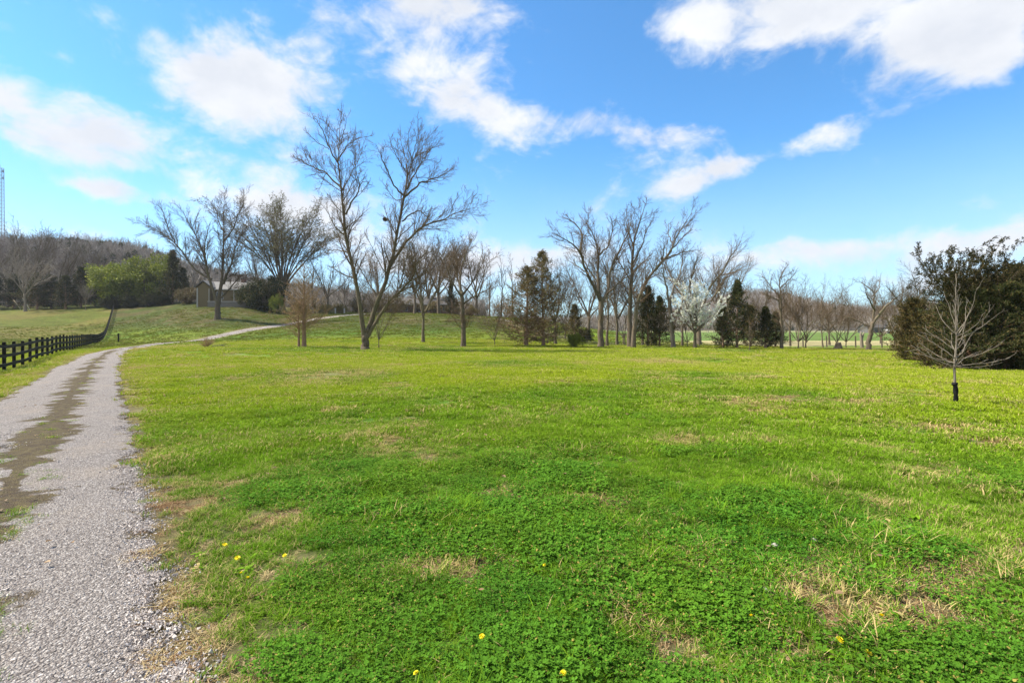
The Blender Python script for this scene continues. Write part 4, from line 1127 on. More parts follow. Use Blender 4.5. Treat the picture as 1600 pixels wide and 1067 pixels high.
# --- prototypes shared by repeats
BM = dict(trunk=M_BARK, crown=M_TWIG, foliage=M_BUD)
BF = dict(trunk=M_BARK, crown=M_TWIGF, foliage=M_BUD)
BP = dict(trunk=M_BARKP, crown=M_TWIGP)
for s in range(3): proto('oak%d' % s, lambda s=s: gen_tree('oak', 100 + s, 15, ''), BM)
for s in range(2): proto('maple%d' % s, lambda s=s: gen_tree('maple', 120 + s, 13, '', .009, .8), BM)
proto('vase', lambda: gen_tree('vase', 131, 15, ''), BM)
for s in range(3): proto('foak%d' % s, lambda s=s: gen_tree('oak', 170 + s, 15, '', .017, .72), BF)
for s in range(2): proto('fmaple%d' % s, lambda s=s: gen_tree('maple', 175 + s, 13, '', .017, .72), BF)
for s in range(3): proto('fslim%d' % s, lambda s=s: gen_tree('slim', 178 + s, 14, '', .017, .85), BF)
for s in range(2): proto('scrub%d' % s, lambda s=s: gen_tree('scrub', 140 + s, 7, '', .007, .8), BM)
for s in range(3): proto('slim%d' % s, lambda s=s: gen_tree('slim', 150 + s, 14, ''), BM)
proto('paletree', lambda: gen_tree('oak', 161, 16, ''), BP)
CM = dict(trunk=M_BARKR, crown=M_CEDAR)
for s in range(3): proto('cedar%d' % s, lambda s=s: conifer(200 + s, 7, 5.0, 84, 15, .19, open_=.12, power=.75), CM)
proto('cone', lambda: conifer(210, 8, 6.2, 150, 13, .12, power=.8, open_=.2, elv=.35), dict(trunk=M_BARKR, crown=M_OLIVE))
proto('bronze', lambda: conifer(211, 6, 4.4, 100, 12, .16, power=.6), dict(trunk=M_BARKR, crown=M_CEDARB))
proto('lime', lambda: bushy(220, 11, 14, 17000, .36, 11, .5), dict(trunk=M_BARK, crown=M_LIME))
proto('darkbush', lambda: bushy(221, 6, 8, 18000, .22, 7, .45), dict(trunk=M_BARK, crown=M_CEDAR))
proto('brownbush', lambda: bushy(222, 3.5, 4.5, 6000, .16, 8, .45), dict(trunk=M_BARKR, crown=M_OLIVE))
proto('shrub', lambda: bushy(223, 1.6, 1.9, 2600, .09, 8, .45), dict(trunk=M_BARKR, crown=M_SHRUB))

def blossom_tree():
    rng = np.random.default_rng(77)
    p, R = trunk_taper(2.0, .13, 7, rng, 0, 1.5, .05, .7)
    k = 12; az = np.arange(k) * 2.4; a = rng.uniform(.1, .75, k)
    d = np.stack([np.sin(a) * np.cos(az), np.sin(a) * np.sin(az), np.cos(a)], 1)
    q, rr = grow(np.tile(p[-3:-2], (k, 1)), d, rng.uniform(3.2, 4.6, k), np.full(k, .06), np.full(k, .01), 9, .07, .04, rng)
    V, fs, lf = bare_crown([(q, rr)], rng, [dict(den=2.4, t0=.1, ang=.6, ratio=.42, up=.05, wan=.14, n=5, rr=.5), dict(den=4, t0=.1, ang=.6, ratio=.45, up=.05, wan=.15, n=4, rr=.6)], .008, .25, leaves=(20, .085, .07))
    return dict(trunk=merge([tubes(p[None], R[None], 8), tubes(q, rr, 6)]), crown=(V, fs), foliage=lf)
proto('blossom', blossom_tree, dict(trunk=M_BARK, crown=M_TWIG, foliage=M_BLOSSOM))
proto('bluecedar', lambda: conifer(215, 3.4, 3.9, 190, 44, .085, power=.45, skirt=.0), dict(trunk=M_BARKR, crown=M_JUN))
proto('bronzeshrub', lambda: conifer(216, 3.4, 3.4, 170, 40, .085, power=.5, skirt=.0), dict(trunk=M_BARKR, crown=M_CEDARB))

# ---- left woods
GW = 'bare woodland trees behind the left field'
for (px, D, key, sc, lab) in [
    (-34, 150, 'oak0', 1.55, 'tall bare woodland tree just at the left edge of the picture'),
    (14, 152, 'oak1', 1.45, 'grey bare woodland tree close beside the radio mast'),
    (50, 150, 'maple0', 1.95, 'tallest bare tree in the left woods, right of the radio mast'),
    (74, 154, 'slim0', 1.55, 'narrow bare tree right of the tallest one in the left woods'),
    (97, 148, 'oak2', 1.25, 'rounded bare tree in the middle of the left woods'),
    (118, 156, 'slim1', 1.5, 'narrow bare tree in the left woods above the dark cedars'),
    (139, 150, 'maple1', 1.25, 'bare tree standing left of the yellow-green spring trees'),
    (165, 162, 'oak0', 1.15, 'bare tree rising behind the left yellow-green spring tree'),
    (205, 168, 'slim2', 1.2, 'thin bare tree rising behind the two yellow-green spring trees'),
    (-80, 150, 'maple1', 1.7, 'bare woodland tree beyond the left picture edge')]:
    plant(key, px, D, lab, 'bare_tree', 'tree', GW, sc)
plant('paletree', 40, 134, 'pale-barked bare tree at the front of the left woods beside leaning poles', 'pale_tree', 'tree', None, .95)
plant('paletree', 134, 134, 'slender pale bare tree before the cedars, left of the spring trees', 'pale_tree', 'tree', None, .45, sx=.6)
for (px, D, sc, sx, lab) in [(-40, 142, 1.5, 1.3, 'dark cedar at the extreme left end of the woods'), (-8, 140, 1.4, 1.4, 'dark cedar at the foot of the radio mast'),
    (22, 143, 1.35, 1.5, 'dark cedar behind the two leaning poles'), (58, 139, 1.4, 1.5, 'broad dark cedar right of the pale woodland tree'),
    (80, 141, 1.3, 1.6, 'broad dark cedar in the middle of the left woods'), (103, 138, 1.25, 1.5, 'dark cedar below the rounded bare woodland tree'),
    (127, 140, 1.55, 1.1, 'pointed dark cedar left of the yellow-green spring trees'), (148, 142, 1.1, 1.5, 'low dark cedar tucked against the left spring tree')]:
    plant('cedar%d' % (int(px) % 3), px, D, lab, 'cedar', 'evergreen', 'dark cedars along the left woods', sc, sx=sx)
plant('lime', 185, 142, 'yellow-green leafing tree, left one of the pair behind the hilltop fence', 'spring_tree', 'tree', None, 1.12)
plant('lime', 231, 144, 'yellow-green leafing tree, right one of the pair beside the dark cedar', 'spring_tree', 'tree', None, 1.30)
plant('cedar1', 270, 138, 'tall dark cedar right of the yellow-green trees', 'cedar', 'evergreen', None, 2.05, sx=.85)
plant('cedar2', 286, 139, 'shorter dark cedar leaning on the tall one beside the spring trees', 'cedar', 'evergreen', None, 1.35)
for (px, lab) in ((172, 'dark evergreen bush under the left spring tree, by the fence end'), (203, 'dark evergreen bush between the two spring trees'), (232, 'dark evergreen bush below the right spring tree'), (254, 'dark evergreen bush at the foot of the tall cedar')):
    plant('darkbush', px, 136.5, lab, 'evergreen_bush', 'bush', 'dark bushes under the spring trees', .62, sx=1.0)
plant('brownbush', 291, 134, 'brown-green bush in front of the shorter dark cedar', 'bush', 'bush', None, 1.35)
plant('brownbush', 313, 134, 'wide brown bush against the left end of the tan house', 'bush', 'bush', None, 1.5, rz=1.0)
plant('darkbush', 414, 121, 'big dark round evergreen bush right of the tan house', 'evergreen_bush', 'bush', None, 1.42, sx=.98)
plant('darkbush', 391, 125, 'dark evergreen bush overlapping the right end of the tan house', 'evergreen_bush', 'bush', None, 1.0)
plant('brownbush', 331, 127, 'small brown bush before the left corner of the tan house', 'bush', 'bush', None, .75, rz=2.5)
plant('vase', 441, 129, 'dense vase-shaped bare tree with swelling buds above the dark round bush', 'budding_tree', 'tree', None, 1.72)
plant('maple0', 405, 150, 'bare tree behind the house between the spreading tree and the budding tree', 'bare_tree', 'tree', None, 1.3)
plant('lime', 432, 117, 'small pale green leafing shrub beside the dark round bush', 'leafing_shrub', 'shrub', None, .42, sx=.6)

# ---- trees on the middle hill
GH = 'bare trees standing on the middle hill'
for (px, D, key, sc, lab) in [
    (488, 140, 'slim0', 1.05, 'thin bare tree on the hill right of the budding tree'),
    (512, 136, 'oak1', .95, 'bare hilltop tree behind the yellow-brown hedge'),
    (540, 145, 'scrub0', 1.7, 'scrubby bare tree where the driveway tops the hill'),
    (590, 132, 'oak2', 1.1, 'bare hilltop tree left of the brown ranch house'),
    (622, 136, 'slim1', 1.3, 'narrow bare tree rising behind the brown ranch house'),
    (648, 118, 'maple0', 1.45, 'large bare tree in front of the left half of the ranch house'),
    (686, 124, 'oak0', 1.25, 'bare tree in front of the right half of the ranch house'),
    (705, 130, 'maple1', 1.4, 'bare tree at the right end of the brown ranch house'),
    (745, 126, 'oak1', 1.15, 'rounded bare tree on the hill between ranch house and lane'),
    (765, 140, 'slim2', 1.15, 'leftmost of the thin trees on the hill above the lane'),
    (783, 138, 'slim0', 1.2, 'middle one of the thin trees on the hill above the lane'),
    (801, 142, 'slim1', 1.2, 'rightmost of the thin trees on the hill above the lane'),
    (668, 150, 'oak2', 1.5, 'bare tree far behind the ranch house roof')]:
    plant(key, px, D, lab, 'bare_tree', 'tree', GH, sc)
plant('brownbush', 470, 124, 'brown bush on the hill right of the leafing shrub', 'bush', 'bush', None, 1.1)
plant('brownbush', 560, 128, 'brown bush behind the left stem of the tallest tree', 'bush', 'bush', None, 1.1, rz=2)
for (px, lab) in ((598, 'brown bush at the left end of the ranch house'), (624, 'brown bush second from left before the ranch house'), (651, 'brown bush before the middle of the ranch house'), (679, 'brown bush third from left before the ranch house'), (708, 'brown bush at the right end of the ranch house')):
    plant('brownbush', px, 131 + (px % 4), lab, 'bush', 'bush', 'brown bushes before the ranch house', 1.0 + .2 * math.sin(px), sx=1.3)
plant('brownbush', 735, 112, 'brown bush at the top end of the gravel lane', 'bush', 'bush', None, .8, rz=3)
plant('cedar0', 705, 118, 'dark evergreen on the hill before the ranch house', 'cedar', 'evergreen', None, 1.0)
plant('scrub1', 592, 44, 'thin dark tree just right behind the tallest tree', 'bare_tree', 'tree', None, .95, sx=.6)
plant('maple0', 661, 54, 'bare tree with low outstretched side branches between tallest and arching trees', 'bare_tree', 'tree', None, .80)
plant('scrub1', 773, 50, 'small low bare tree on the lawn edge below the lane', 'bare_tree', 'tree', None, .62)

# ---- right of centre
plant('cone', 822, 50, 'conical olive-brown evergreen on the lawn edge, wider one of the pair', 'conical_evergreen', 'evergreen', None, .98, sx=1.35)
plant('cone', 849, 50.5, 'taller narrower olive-brown evergreen right of the wide conical one', 'conical_evergreen', 'evergreen', None, 1.18, sx=.95, rz=1)
plant('maple1', 868, 57, 'rounded bare tree just behind the two olive-brown evergreens', 'bare_tree', 'tree', None, .72)
plant('bronze', 898, 68, 'bronze brown cedar behind the light green shrub', 'cedar', 'evergreen', None, .82)
plant('darkbush', 913, 74, 'small dark bush right of the bronze cedar', 'bush', 'bush', None, .35)
plant('lime', 899, 50, 'small light green shrub on the lawn edge below the bronze cedar', 'leafing_shrub', 'shrub', None, .135, sx=1.0)
GL = 'bare trees of the tree line right of centre'
for (px, D, key, sc, lab, sx) in [
    (883, 78, 'scrub0', 1.5, 'scrubby bare tree behind the bronze cedar', 1), (920, 84, 'oak0', .9, 'bare tree far behind the fan-limbed tree, left side', 1),
    (949, 55, 'slim1', .78, 'brown trunk close behind the fan-limbed tree', 1), (964, 60, 'maple0', .82, 'bare tree with mossy trunk between fan-limbed and narrow trees', 1),
    (974, 68, 'scrub1', 1.1, 'smaller bare tree behind the mossy trunk', 1), (1004, 62, 'slim2', .75, 'thin bare tree behind the leaning tree', 1),
    (1066, 58, 'slim0', .7, 'thin bare tree left behind the white blossoming tree', 1), (1092, 74, 'oak2', .98, 'broad bare tree towering behind the white blossoming tree', 1.15),
    (1128, 76, 'maple0', 1.0, 'broad bare tree towering behind the tall dark cedar', 1.15), (1074, 51, 'scrub0', .6, 'little bare tree hugging the left side of the blossoming tree', 1),
    (1247, 51, 'scrub0', .92, 'multi-stemmed scrubby tree right of the open V-topped tree', 1), (1259, 54, 'scrub1', 1.0, 'scrubby tree second right of the open V-topped tree', 1),
    (1286, 57, 'slim1', .42, 'thin scrubby bare tree midway along the wire fence', 1), (1308, 52, 'scrub1', .85, 'scrubby bare tree beside the low stump', .8),
    (1322, 58, 'scrub0', .82, 'twiggy bare tree just right behind the low stump', 1), (1296, 66, 'oak0', .42, 'small bare tree beyond the wire fence left of the stump', 1),
    (1398, 60, 'scrub1', 1.1, 'bare scrubby tree behind the bronze juniper bush', 1), (1428, 46, 'oak1', .52, 'bare tree rising behind the bronze juniper bush', 1),
    (1235, 64, 'slim0', .62, 'thin bare tree beyond the fence right of the open V-topped tree', 1),
    
    (1376, 72, 'scrub0', 1.15, 'bare tree beyond the fence right of the low-forking tree', 1), (1410, 66, 'slim1', .6, 'thin bare tree beyond the fence behind the bronze juniper', 1),
    (1190, 62, 'scrub0', 1.15, 'bare tree behind the wide low dark cedar', 1), (1018, 70, 'scrub1', 1.3, 'bare tree behind the left dark cedar pair', 1)]:
    plant(key, px, D, lab, 'bare_tree', 'tree', GL, sc, sx=sx)
plant('blossom', 1086, 48.5, 'white blossoming tree in the tree line', 'blossom_tree', 'tree', None, 1.08, sx=1.1)
for (px, D, key, sc, sx, lab) in [(1012, 55, 'cedar0', .92, .85, 'dark cedar left of the pale forked tree'), (1031, 56, 'cedar1', .78, 1.0, 'lower dark cedar directly behind the pale forked tree'),
    (1152, 52, 'cedar2', .98, .88, 'tallest dark cedar, right of the white blossoming tree'), (1130, 53, 'cedar0', .62, 1.1, 'low dark cedar between blossoming tree and tallest cedar'),
    (1196, 52, 'cedar1', .60, 1.3, 'wide low dark cedar left of the open V-topped tree'), (1212, 55, 'cedar2', .55, 1.2, 'low dark cedar right behind the wide one'), (1172, 56, 'bronze', .75, 1.0, 'bronze tinted cedar between the tallest and the wide one')]:
    plant(key, px, D, lab, 'cedar', 'evergreen', 'dark cedars in the tree line', sc, sx=sx)
plant('slim2', 1171, 44, 'knee-slim sapling on the lawn before the cedars', 'sapling', 'sapling', None, .20)

# ---- juniper clump on the right
for (px, D, key, sc, sx, lab) in [(1427, 31, 'bronzeshrub', 1.02, .88, 'bronze juniper bush, leftmost of the clump at right'), (1468, 24.5, 'bronzeshrub', .78, .98, 'bronze green juniper bush beside the windswept juniper'),
    (1512, 22.6, 'bluecedar', .92, .98, 'dark juniper skirt below the windswept crown'), (1570, 22.4, 'bluecedar', .98, 1.05, 'very dark juniper bush right of the windswept crown'),
    (1630, 22.8, 'bronzeshrub', 1.0, 1.05, 'bronze juniper bush at the right picture edge'), (1690, 23.5, 'bluecedar', 1.0, 1.1, 'dark juniper beyond the right picture edge'), (1545, 25.5, 'bronzeshrub', 1.22, 1.05, 'tall bronze juniper bush behind the dark skirt'), (1590, 25.0, 'bronzeshrub', 1.36, .95, 'tallest bronze juniper bush behind the very dark one')]:
    plant(key, px, D, lab, 'juniper', 'evergreen', 'juniper bushes in the clump at right', sc, sx=sx)
def _jl():
    rnd = random.Random(12); out = []
    arc = [(1412, 433), (1424, 410), (1438, 394), (1460, 389), (1482, 385), (1504, 386), (1528, 381), (1552, 377), (1572, 384), (1592, 398), (1606, 414), (1624, 432), (1640, 448)]
    for i, (x, y) in enumerate(arc):
        for k, fr in enumerate((1.0, .84, .68)):
            if fr < 1: x2, y2 = 1521 + (x - 1521) * fr + rnd.uniform(-8, 8), 486 + (y - 486) * fr + rnd.uniform(-5, 5)
            else: x2, y2 = x, y
            mx, my = (1521 + x2) / 2 + rnd.uniform(-5, 5) + (x2 - 1521) * .08, (486 + y2) / 2 + rnd.uniform(2, 8)
            out.append(([(1521 + rnd.uniform(-3, 3), 486 + rnd.uniform(-8, 14)), (mx, my), (x2, y2)], .05 * fr + .015, .007, (0, rnd.uniform(-1.7, 1.7) * (1.2 - abs(fr - .8)))))
    return out
JUN_LIMBS = _jl()
hero('windswept_juniper', 'windswept open-crowned juniper rising above the dark bushes at right', 1525, 577, 23.5, [
    ([(1525, 579), (1524, 545), (1522, 510), (1520, 480)], .16, .12, (0, 0)),
    ] + JUN_LIMBS + [
    ], 41, M_BARK, M_TWIG, dens=.9, rmin=.004, thin=.55, leaves=(24, .085, .034), leafm=M_WIND,
    spec=[dict(den=3.6, t0=.2, ang=.6, ratio=.40, up=.05, wan=.12, n=6, rr=.5, taper=.3), dict(den=4.5, t0=.15, ang=.55, ratio=.5, up=.05, wan=.12, n=4, rr=.6, taper=.4)],
    lmax=(1.15, .42), bias=np.array([.05, 0, .01]), cat='evergreen', jit=.02)

# ---- far hills and their woods
def hill(name, prof, D0, D1, D2, base, seed, m, treeh=0):
    """prof: [(px, ridge_py)] seen from here; a real ridge between the distances D0..D2"""
    px = np.linspace(prof[0][0], prof[-1][0], 220); ry = np.interp(px, [p[0] for p in prof], [p[1] for p in prof])
    ts = np.linspace(0, 1, 40); V = []
    top = CAMH - (ry - HOR) / F * D1 - treeh
    for t in ts:
        D = D0 + (D1 - D0) * (t / .5) if t < .5 else D1 + (D2 - D1) * ((t - .5) / .5)
        s = math.sin(math.pi * t) ** 1.2
        X = (px - 800) / F * D
        z = base + (top - base) * s * (1 + .25 * (fbm(X / 70, np.full_like(X, D / 70), seed, 3) - .5) * (1 if abs(t - .5) > .03 else .4))
        V.append(np.stack([X, np.full_like(X, D), z], 1))
    V = np.array(V); n, k, _ = V.shape; i = np.arange(n - 1)[:, None] * k; j = np.arange(k - 1)[None]
    q = np.stack([i + j, i + j + 1, i + k + j + 1, i + k + j], -1).reshape(-1, 4)
    set_props(link(name, mesh_np(name, V.reshape(-1, 3), [q], [m], True)), kind='structure')
    return V

M_HILL = plain('hill_litter', (.07, .06, .035), (.14, .115, .075), .05, 1, .3)
HL = hill('left_hill', [(-900, 365), (-300, 368), (0, 374), (60, 376), (130, 380), (200, 390), (240, 398), (300, 420), (400, 440), (480, 452), (560, 465), (640, 475), (700, 485), (760, 500)], 200, 330, 480, 2, 3, M_HILL, 11)
HR = hill('right_hill', [(560, 514), (760, 508), (900, 506), (1000, 500), (1060, 488), (1110, 474), (1150, 464), (1185, 461), (1215, 463), (1245, 470), (1275, 478), (1320, 484), (1360, 489), (1400, 484), (1440, 479), (1500, 482), (1600, 476), (1800, 470), (2300, 480)], 420, 700, 1000, -4, 5, M_HILL, 9)

def simple_wood(seed, n_br, h=12):
    rng = np.random.default_rng(seed)
    p, R = trunk_taper(h * .55, .22, 5, rng, 0, 1.2, .05, .6)
    k = 9; az = np.arange(k) * 2.4; a = rng.uniform(.1, .7, k); d = np.stack([np.sin(a) * np.cos(az), np.sin(a) * np.sin(az), np.cos(a)], 1)
    b = p[rng.integers(2, 5, k)]
    q, rr = grow(b, d, rng.uniform(.4, .6, k) * h, np.full(k, .11), np.full(k, .04), 5, .12, .06, rng)
    V, fs, lf = bare_crown([(q, rr)], rng, [dict(den=n_br, t0=.2, ang=.6, ratio=.4, up=.06, wan=.15, n=4, rr=.7)], .045, .8)
    return merge([tubes(p[None], R[None], 5), tubes(q, rr, 4), (V, fs)])
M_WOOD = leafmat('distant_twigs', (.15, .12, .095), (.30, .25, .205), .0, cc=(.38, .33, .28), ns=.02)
woods = [src('wood_shape', *simple_wood(300 + s, 1.1), M_WOOD) for s in range(4)]
def _cedsrc(s):
    c = conifer(320 + s, 10, 5, 46, 5, .6); return src('wood_cedar_shape', *c['crown'], M_CEDAR)
wcedar = [_cedsrc(s) for s in range(2)]

def cover(name, V, n, r0, r1, variants, sc, seed, label):
    rng = np.random.default_rng(seed); R, K, _ = V.shape
    i = rng.uniform(r0, r1, n) * (R - 1); j = rng.uniform(0, K - 1.01, n); ii = np.minimum(i.astype(int), R - 2); jj = j.astype(int); fi = (i - ii)[:, None]; fj = (j - jj)[:, None]
    p = V[ii, jj] * (1 - fi) * (1 - fj) + V[ii + 1, jj] * fi * (1 - fj) + V[ii, jj + 1] * (1 - fi) * fj + V[ii + 1, jj + 1] * fi * fj
    scatter(name, p - [0, 0, .3], rng.uniform(0, 6.28, n), rng.uniform(*sc, n), variants, seed=seed, label=label, tilt=.05)
cover('hillside_wood', HL, 5200, .0, .62, woods, (.8, 1.25), 1, 'bare grey wood covering the left hill')
cover('hillside_cedars', HL, 2600, .0, .55, wcedar, (.6, 1.2), 2, 'dark cedars mixed into the wood on the left hill')
cover('distant_wood', HR, 9000, .0, .58, woods, (.9, 1.5), 3, 'brown bare wood covering the distant right hill')
cover('distant_cedars', HR, 900, .0, .58, wcedar, (.7, 1.4), 4, 'dark evergreens scattered on the distant right hill')
def treeline():
    rng = np.random.default_rng(6); n = 260
    px = rng.uniform(780, 2200, n); D = rng.choice([235, 300, 380], n) + rng.normal(0, 9, n)
    X = (px - 800) / F * D
    scatter('field_treeline', np.stack([X, D, gz(X, D) - .2], 1), rng.uniform(0, 6.28, n), rng.uniform(.45, .85, n), woods, seed=7, label='brown line of bare trees along the far fields')
    n = 110; px = rng.uniform(-60, 330, n); D = rng.uniform(150, 190, n); X = (px - 800) / F * D
    scatter('woodland_edge', np.stack([X, D, gz(X, D) - .3], 1), rng.uniform(0, 6.28, n), rng.uniform(.6, 1.15, n), woods, seed=8, label='tangle of bare trees filling the left woods')
    n = 200; px = rng.uniform(330, 800, n); D = rng.uniform(165, 215, n); X = (px - 800) / F * D
    scatter('hilltop_thicket', np.stack([X, D, gz(X, D) - .3], 1), rng.uniform(0, 6.28, n), rng.uniform(.4, .8, n), woods, seed=9, label='thicket of bare trees far behind the hilltop houses')
treeline()

# ------------------------------------------------------------------ fences
def board_fence():
    e = empty('board_fence', (0, 0, 0)); set_props(e, 'black three-rail board fence running up the left field', 'fence')
    L = []; Y = 9.0; step = 2.45 / math.hypot(1, .73); rnd = random.Random(4)
    while Y < 156: L.append((-6.5 - .73 * Y, Y)); Y += step
    xy = np.array(L); z = gz(xy[:, 0], xy[:, 1]); d = Vector((-.73, 1, 0)).normalized(); nrm = Vector((d.y, -d.x, 0))
    for i, (x, y) in enumerate(L):
        b = MB(); h = 1.38 + rnd.uniform(-.03, .03); p = Vector((x, y, z[i])); t = Vector((rnd.uniform(-.012, .012), rnd.uniform(-.012, .012), 0))
        b.beam(p - Vector((0, 0, .3)), p + Vector((0, 0, h)) + t, .13, .13, d)
        b.beam(p + Vector((0, 0, h)) + t, p + Vector((0, 0, h + .02)) + t, .10, .10, d)
        link('post', b.me('post', M_BLACK), e)
    for hh in (.32, .76, 1.20):
        b = MB()
        for i in range(len(L) - 1):
            a = Vector((L[i][0], L[i][1], z[i] + hh + rnd.uniform(-.015, .015))) + nrm * .085 - d * .0
            c = Vector((L[i + 1][0], L[i + 1][1], z[i + 1] + hh + rnd.uniform(-.015, .015))) + nrm * .085
            dd = (c - a).normalized() * .003
            b.beam(a + dd, c - dd, .032, .15)
        link('rail', b.me('rail', M_BLACK), e)
board_fence()

M_POST = plain('weathered_post', (.07, .052, .038), (.15, .12, .09), 9, .9, .5, (3, 3, .6))
M_WIRE = plain('fence_wire', (.18, .17, .16), (.30, .28, .26), 9, .6, .1, metal=.5)
def wire_fence():
    e = empty('wire_fence', (0, 0, 0)); set_props(e, 'low wire field fence with thin wooden posts along the tree line', 'fence')
    rnd = random.Random(8); L = []; X = 4.0
    while X < 62:
        Y = 57 - .03 * (X - 20) + rnd.uniform(-.1, .1); L.append((X, Y, gz1(X, Y))); X += rnd.uniform(2.5, 3.1)
    tops = []
    for (x, y, z) in L:
        b = MB(); t = Vector((x + rnd.uniform(-.06, .06), y, z + rnd.uniform(1.15, 1.45)))
        b.tube([(x, y, z - .3), tuple((Vector((x, y, z)) + t) / 2), tuple(t)], [.075, .07, .06], 7); link('post', b.me('post', M_POST, False), e); tops.append(t)
    for h in (.2, .5, .8, 1.08):
        b = MB()
        for i in range(len(L) - 1):
            a = Vector(L[i]) + Vector((0, -.07, h)); c = Vector(L[i + 1]) + Vector((0, -.07, h)); m = (a + c) / 2 - Vector((0, 0, .03))
            b.tube([tuple(a), tuple(m), tuple(c)], [.006] * 3, 3)
        link('wire', b.me('wire', M_WIRE), e)
wire_fence()

def single(name, label, cat, b, m, px, D, group=None, dz=0, smooth=False):
    o = link(name, b.me(name, m, smooth), None, P(px, D, dz)); return set_props(o, label, cat, group)
b = MB(); b.beam((0, 0, -.2), (.02, 0, 1.2), .14, .14, (1, 0, 0)); b.beam((.02, 0, 1.2), (.02, 0, 1.23), .10, .10, (1, 0, 0))
single('short_post', 'single short black post on the grass right of the fence foot', 'post', b, M_BLACK, 185, 72)
M_PALE = plain('pale_weathered_pole', (.45, .42, .36), (.62, .58, .50), 5, .7, .2)
b = MB(); b.tube([(0, 0, -.1), (-1.0, .1, 1.6), (-2.3, .2, 3.3)], [.07, .065, .06], 8)
single('leaning_pole', 'white pole leaning left at the edge of the left woods, brighter of the two', 'pole', b, M_PALE, 47, 137, 'poles leaning at the woods', smooth=True)
b = MB(); b.tube([(0, 0, -.1), (-1.0, .1, 1.3), (-2.2, .2, 2.7)], [.06, .055, .05], 8)
single('leaning_pole', 'thinner tan pole leaning left, left of the white one', 'pole', b, plain('tan_pole', (.30, .24, .15), (.42, .35, .22), 5), 33, 137.5, 'poles leaning at the woods', smooth=True)

# ------------------------------------------------------------------ radio mast
def mast():
    D = 230; x = (2 - 800) / F * D; z0 = gz1(x, D); H = CAMH + (HOR - 262) / F * D - z0; w = .75
    e = empty('radio_mast', (x, D, z0 - .3)); set_props(e, 'grey steel lattice radio mast above the woods at the left edge', 'mast')
    M = plain('mast_steel', (.17, .12, .11), (.30, .235, .22), 2, .8, .1, metal=.0)
    cs = [(-w, -w), (w, -w), (w, w), (-w, w)]
    for c in cs:
        b = MB(); b.tube([(c[0] * 1.25, c[1] * 1.25, 0), (c[0], c[1], H * .5), (c[0] * .8, c[1] * .8, H)], [.13, .11, .09], 6); link('mast_leg', b.me('mast_leg', M), e)
    b = MB(); n = int(H / 1.6)
    def cp(c, z): k = np.interp(z, [0, H * .5, H], [1.25, 1, .8]); return (c[0] * k, c[1] * k, z)
    for i in range(n):
        z1, z2 = H * i / n, H * (i + 1) / n
        for k in range(4):
            a, c = cs[k], cs[(k + 1) % 4]
            b.tube([cp(a, z2), cp(c, z2)], [.05] * 2, 4); b.tube([cp(a, z1), cp(c, z2)], [.045] * 2, 4)
    link('lattice', b.me('lattice', M), e)
    MA = plain('antenna_panel', (.10, .10, .11), (.2, .2, .2), 3)
    for (dx, dz, s) in ((1.5, -1.6, 1.2), (1.5, -4.6, 1.0), (-1.5, -2.2, 1.2), (0, .6, 1.4)):
        b = MB(); b.box(dx - .17, dx + .17, -.9, -.65, H + dz - s / 2, H + dz + s / 2); b.beam((dx, -.8, H + dz), (dx * .4, -.5, H + dz), .06, .06); link('antenna', b.me('antenna', MA), e)
mast()

# ------------------------------------------------------------------ houses
M_ROOFG = plain('grey_shingles', (.13, .125, .12), (.21, .20, .19), 5, .9, .5, (1, 1, 6))  # roof grey lowered to carry the tree shade over the tan house
M_ROOFD = plain('dark_shingles', (.05, .045, .042), (.10, .09, .08), 5, .9, .5, (1, 1, 6))
M_TAN = plain('tan_siding', (.13, .10, .05), (.18, .14, .075), 1.5, .8, .4, (1, 1, 12))  # siding colour darkened, shade of the surrounding trees painted in
M_BROWN = plain('brown_brick', (.13, .075, .055), (.22, .13, .10), 6, .9, .4)
M_TRIM = plain('white_trim', (.30, .29, .27), (.42, .41, .38), 3, .6, .1)  # white dimmed in the colour for tree shade on the tan house
M_GLASS, _b = mat('window_glass'); finish(_b, (.03, .04, .05), .12, spec=.6)
M_DECK = plain('weathered_deck', (.14, .13, .115), (.22, .20, .18), 4, .85, .3, (1, 6, 1))

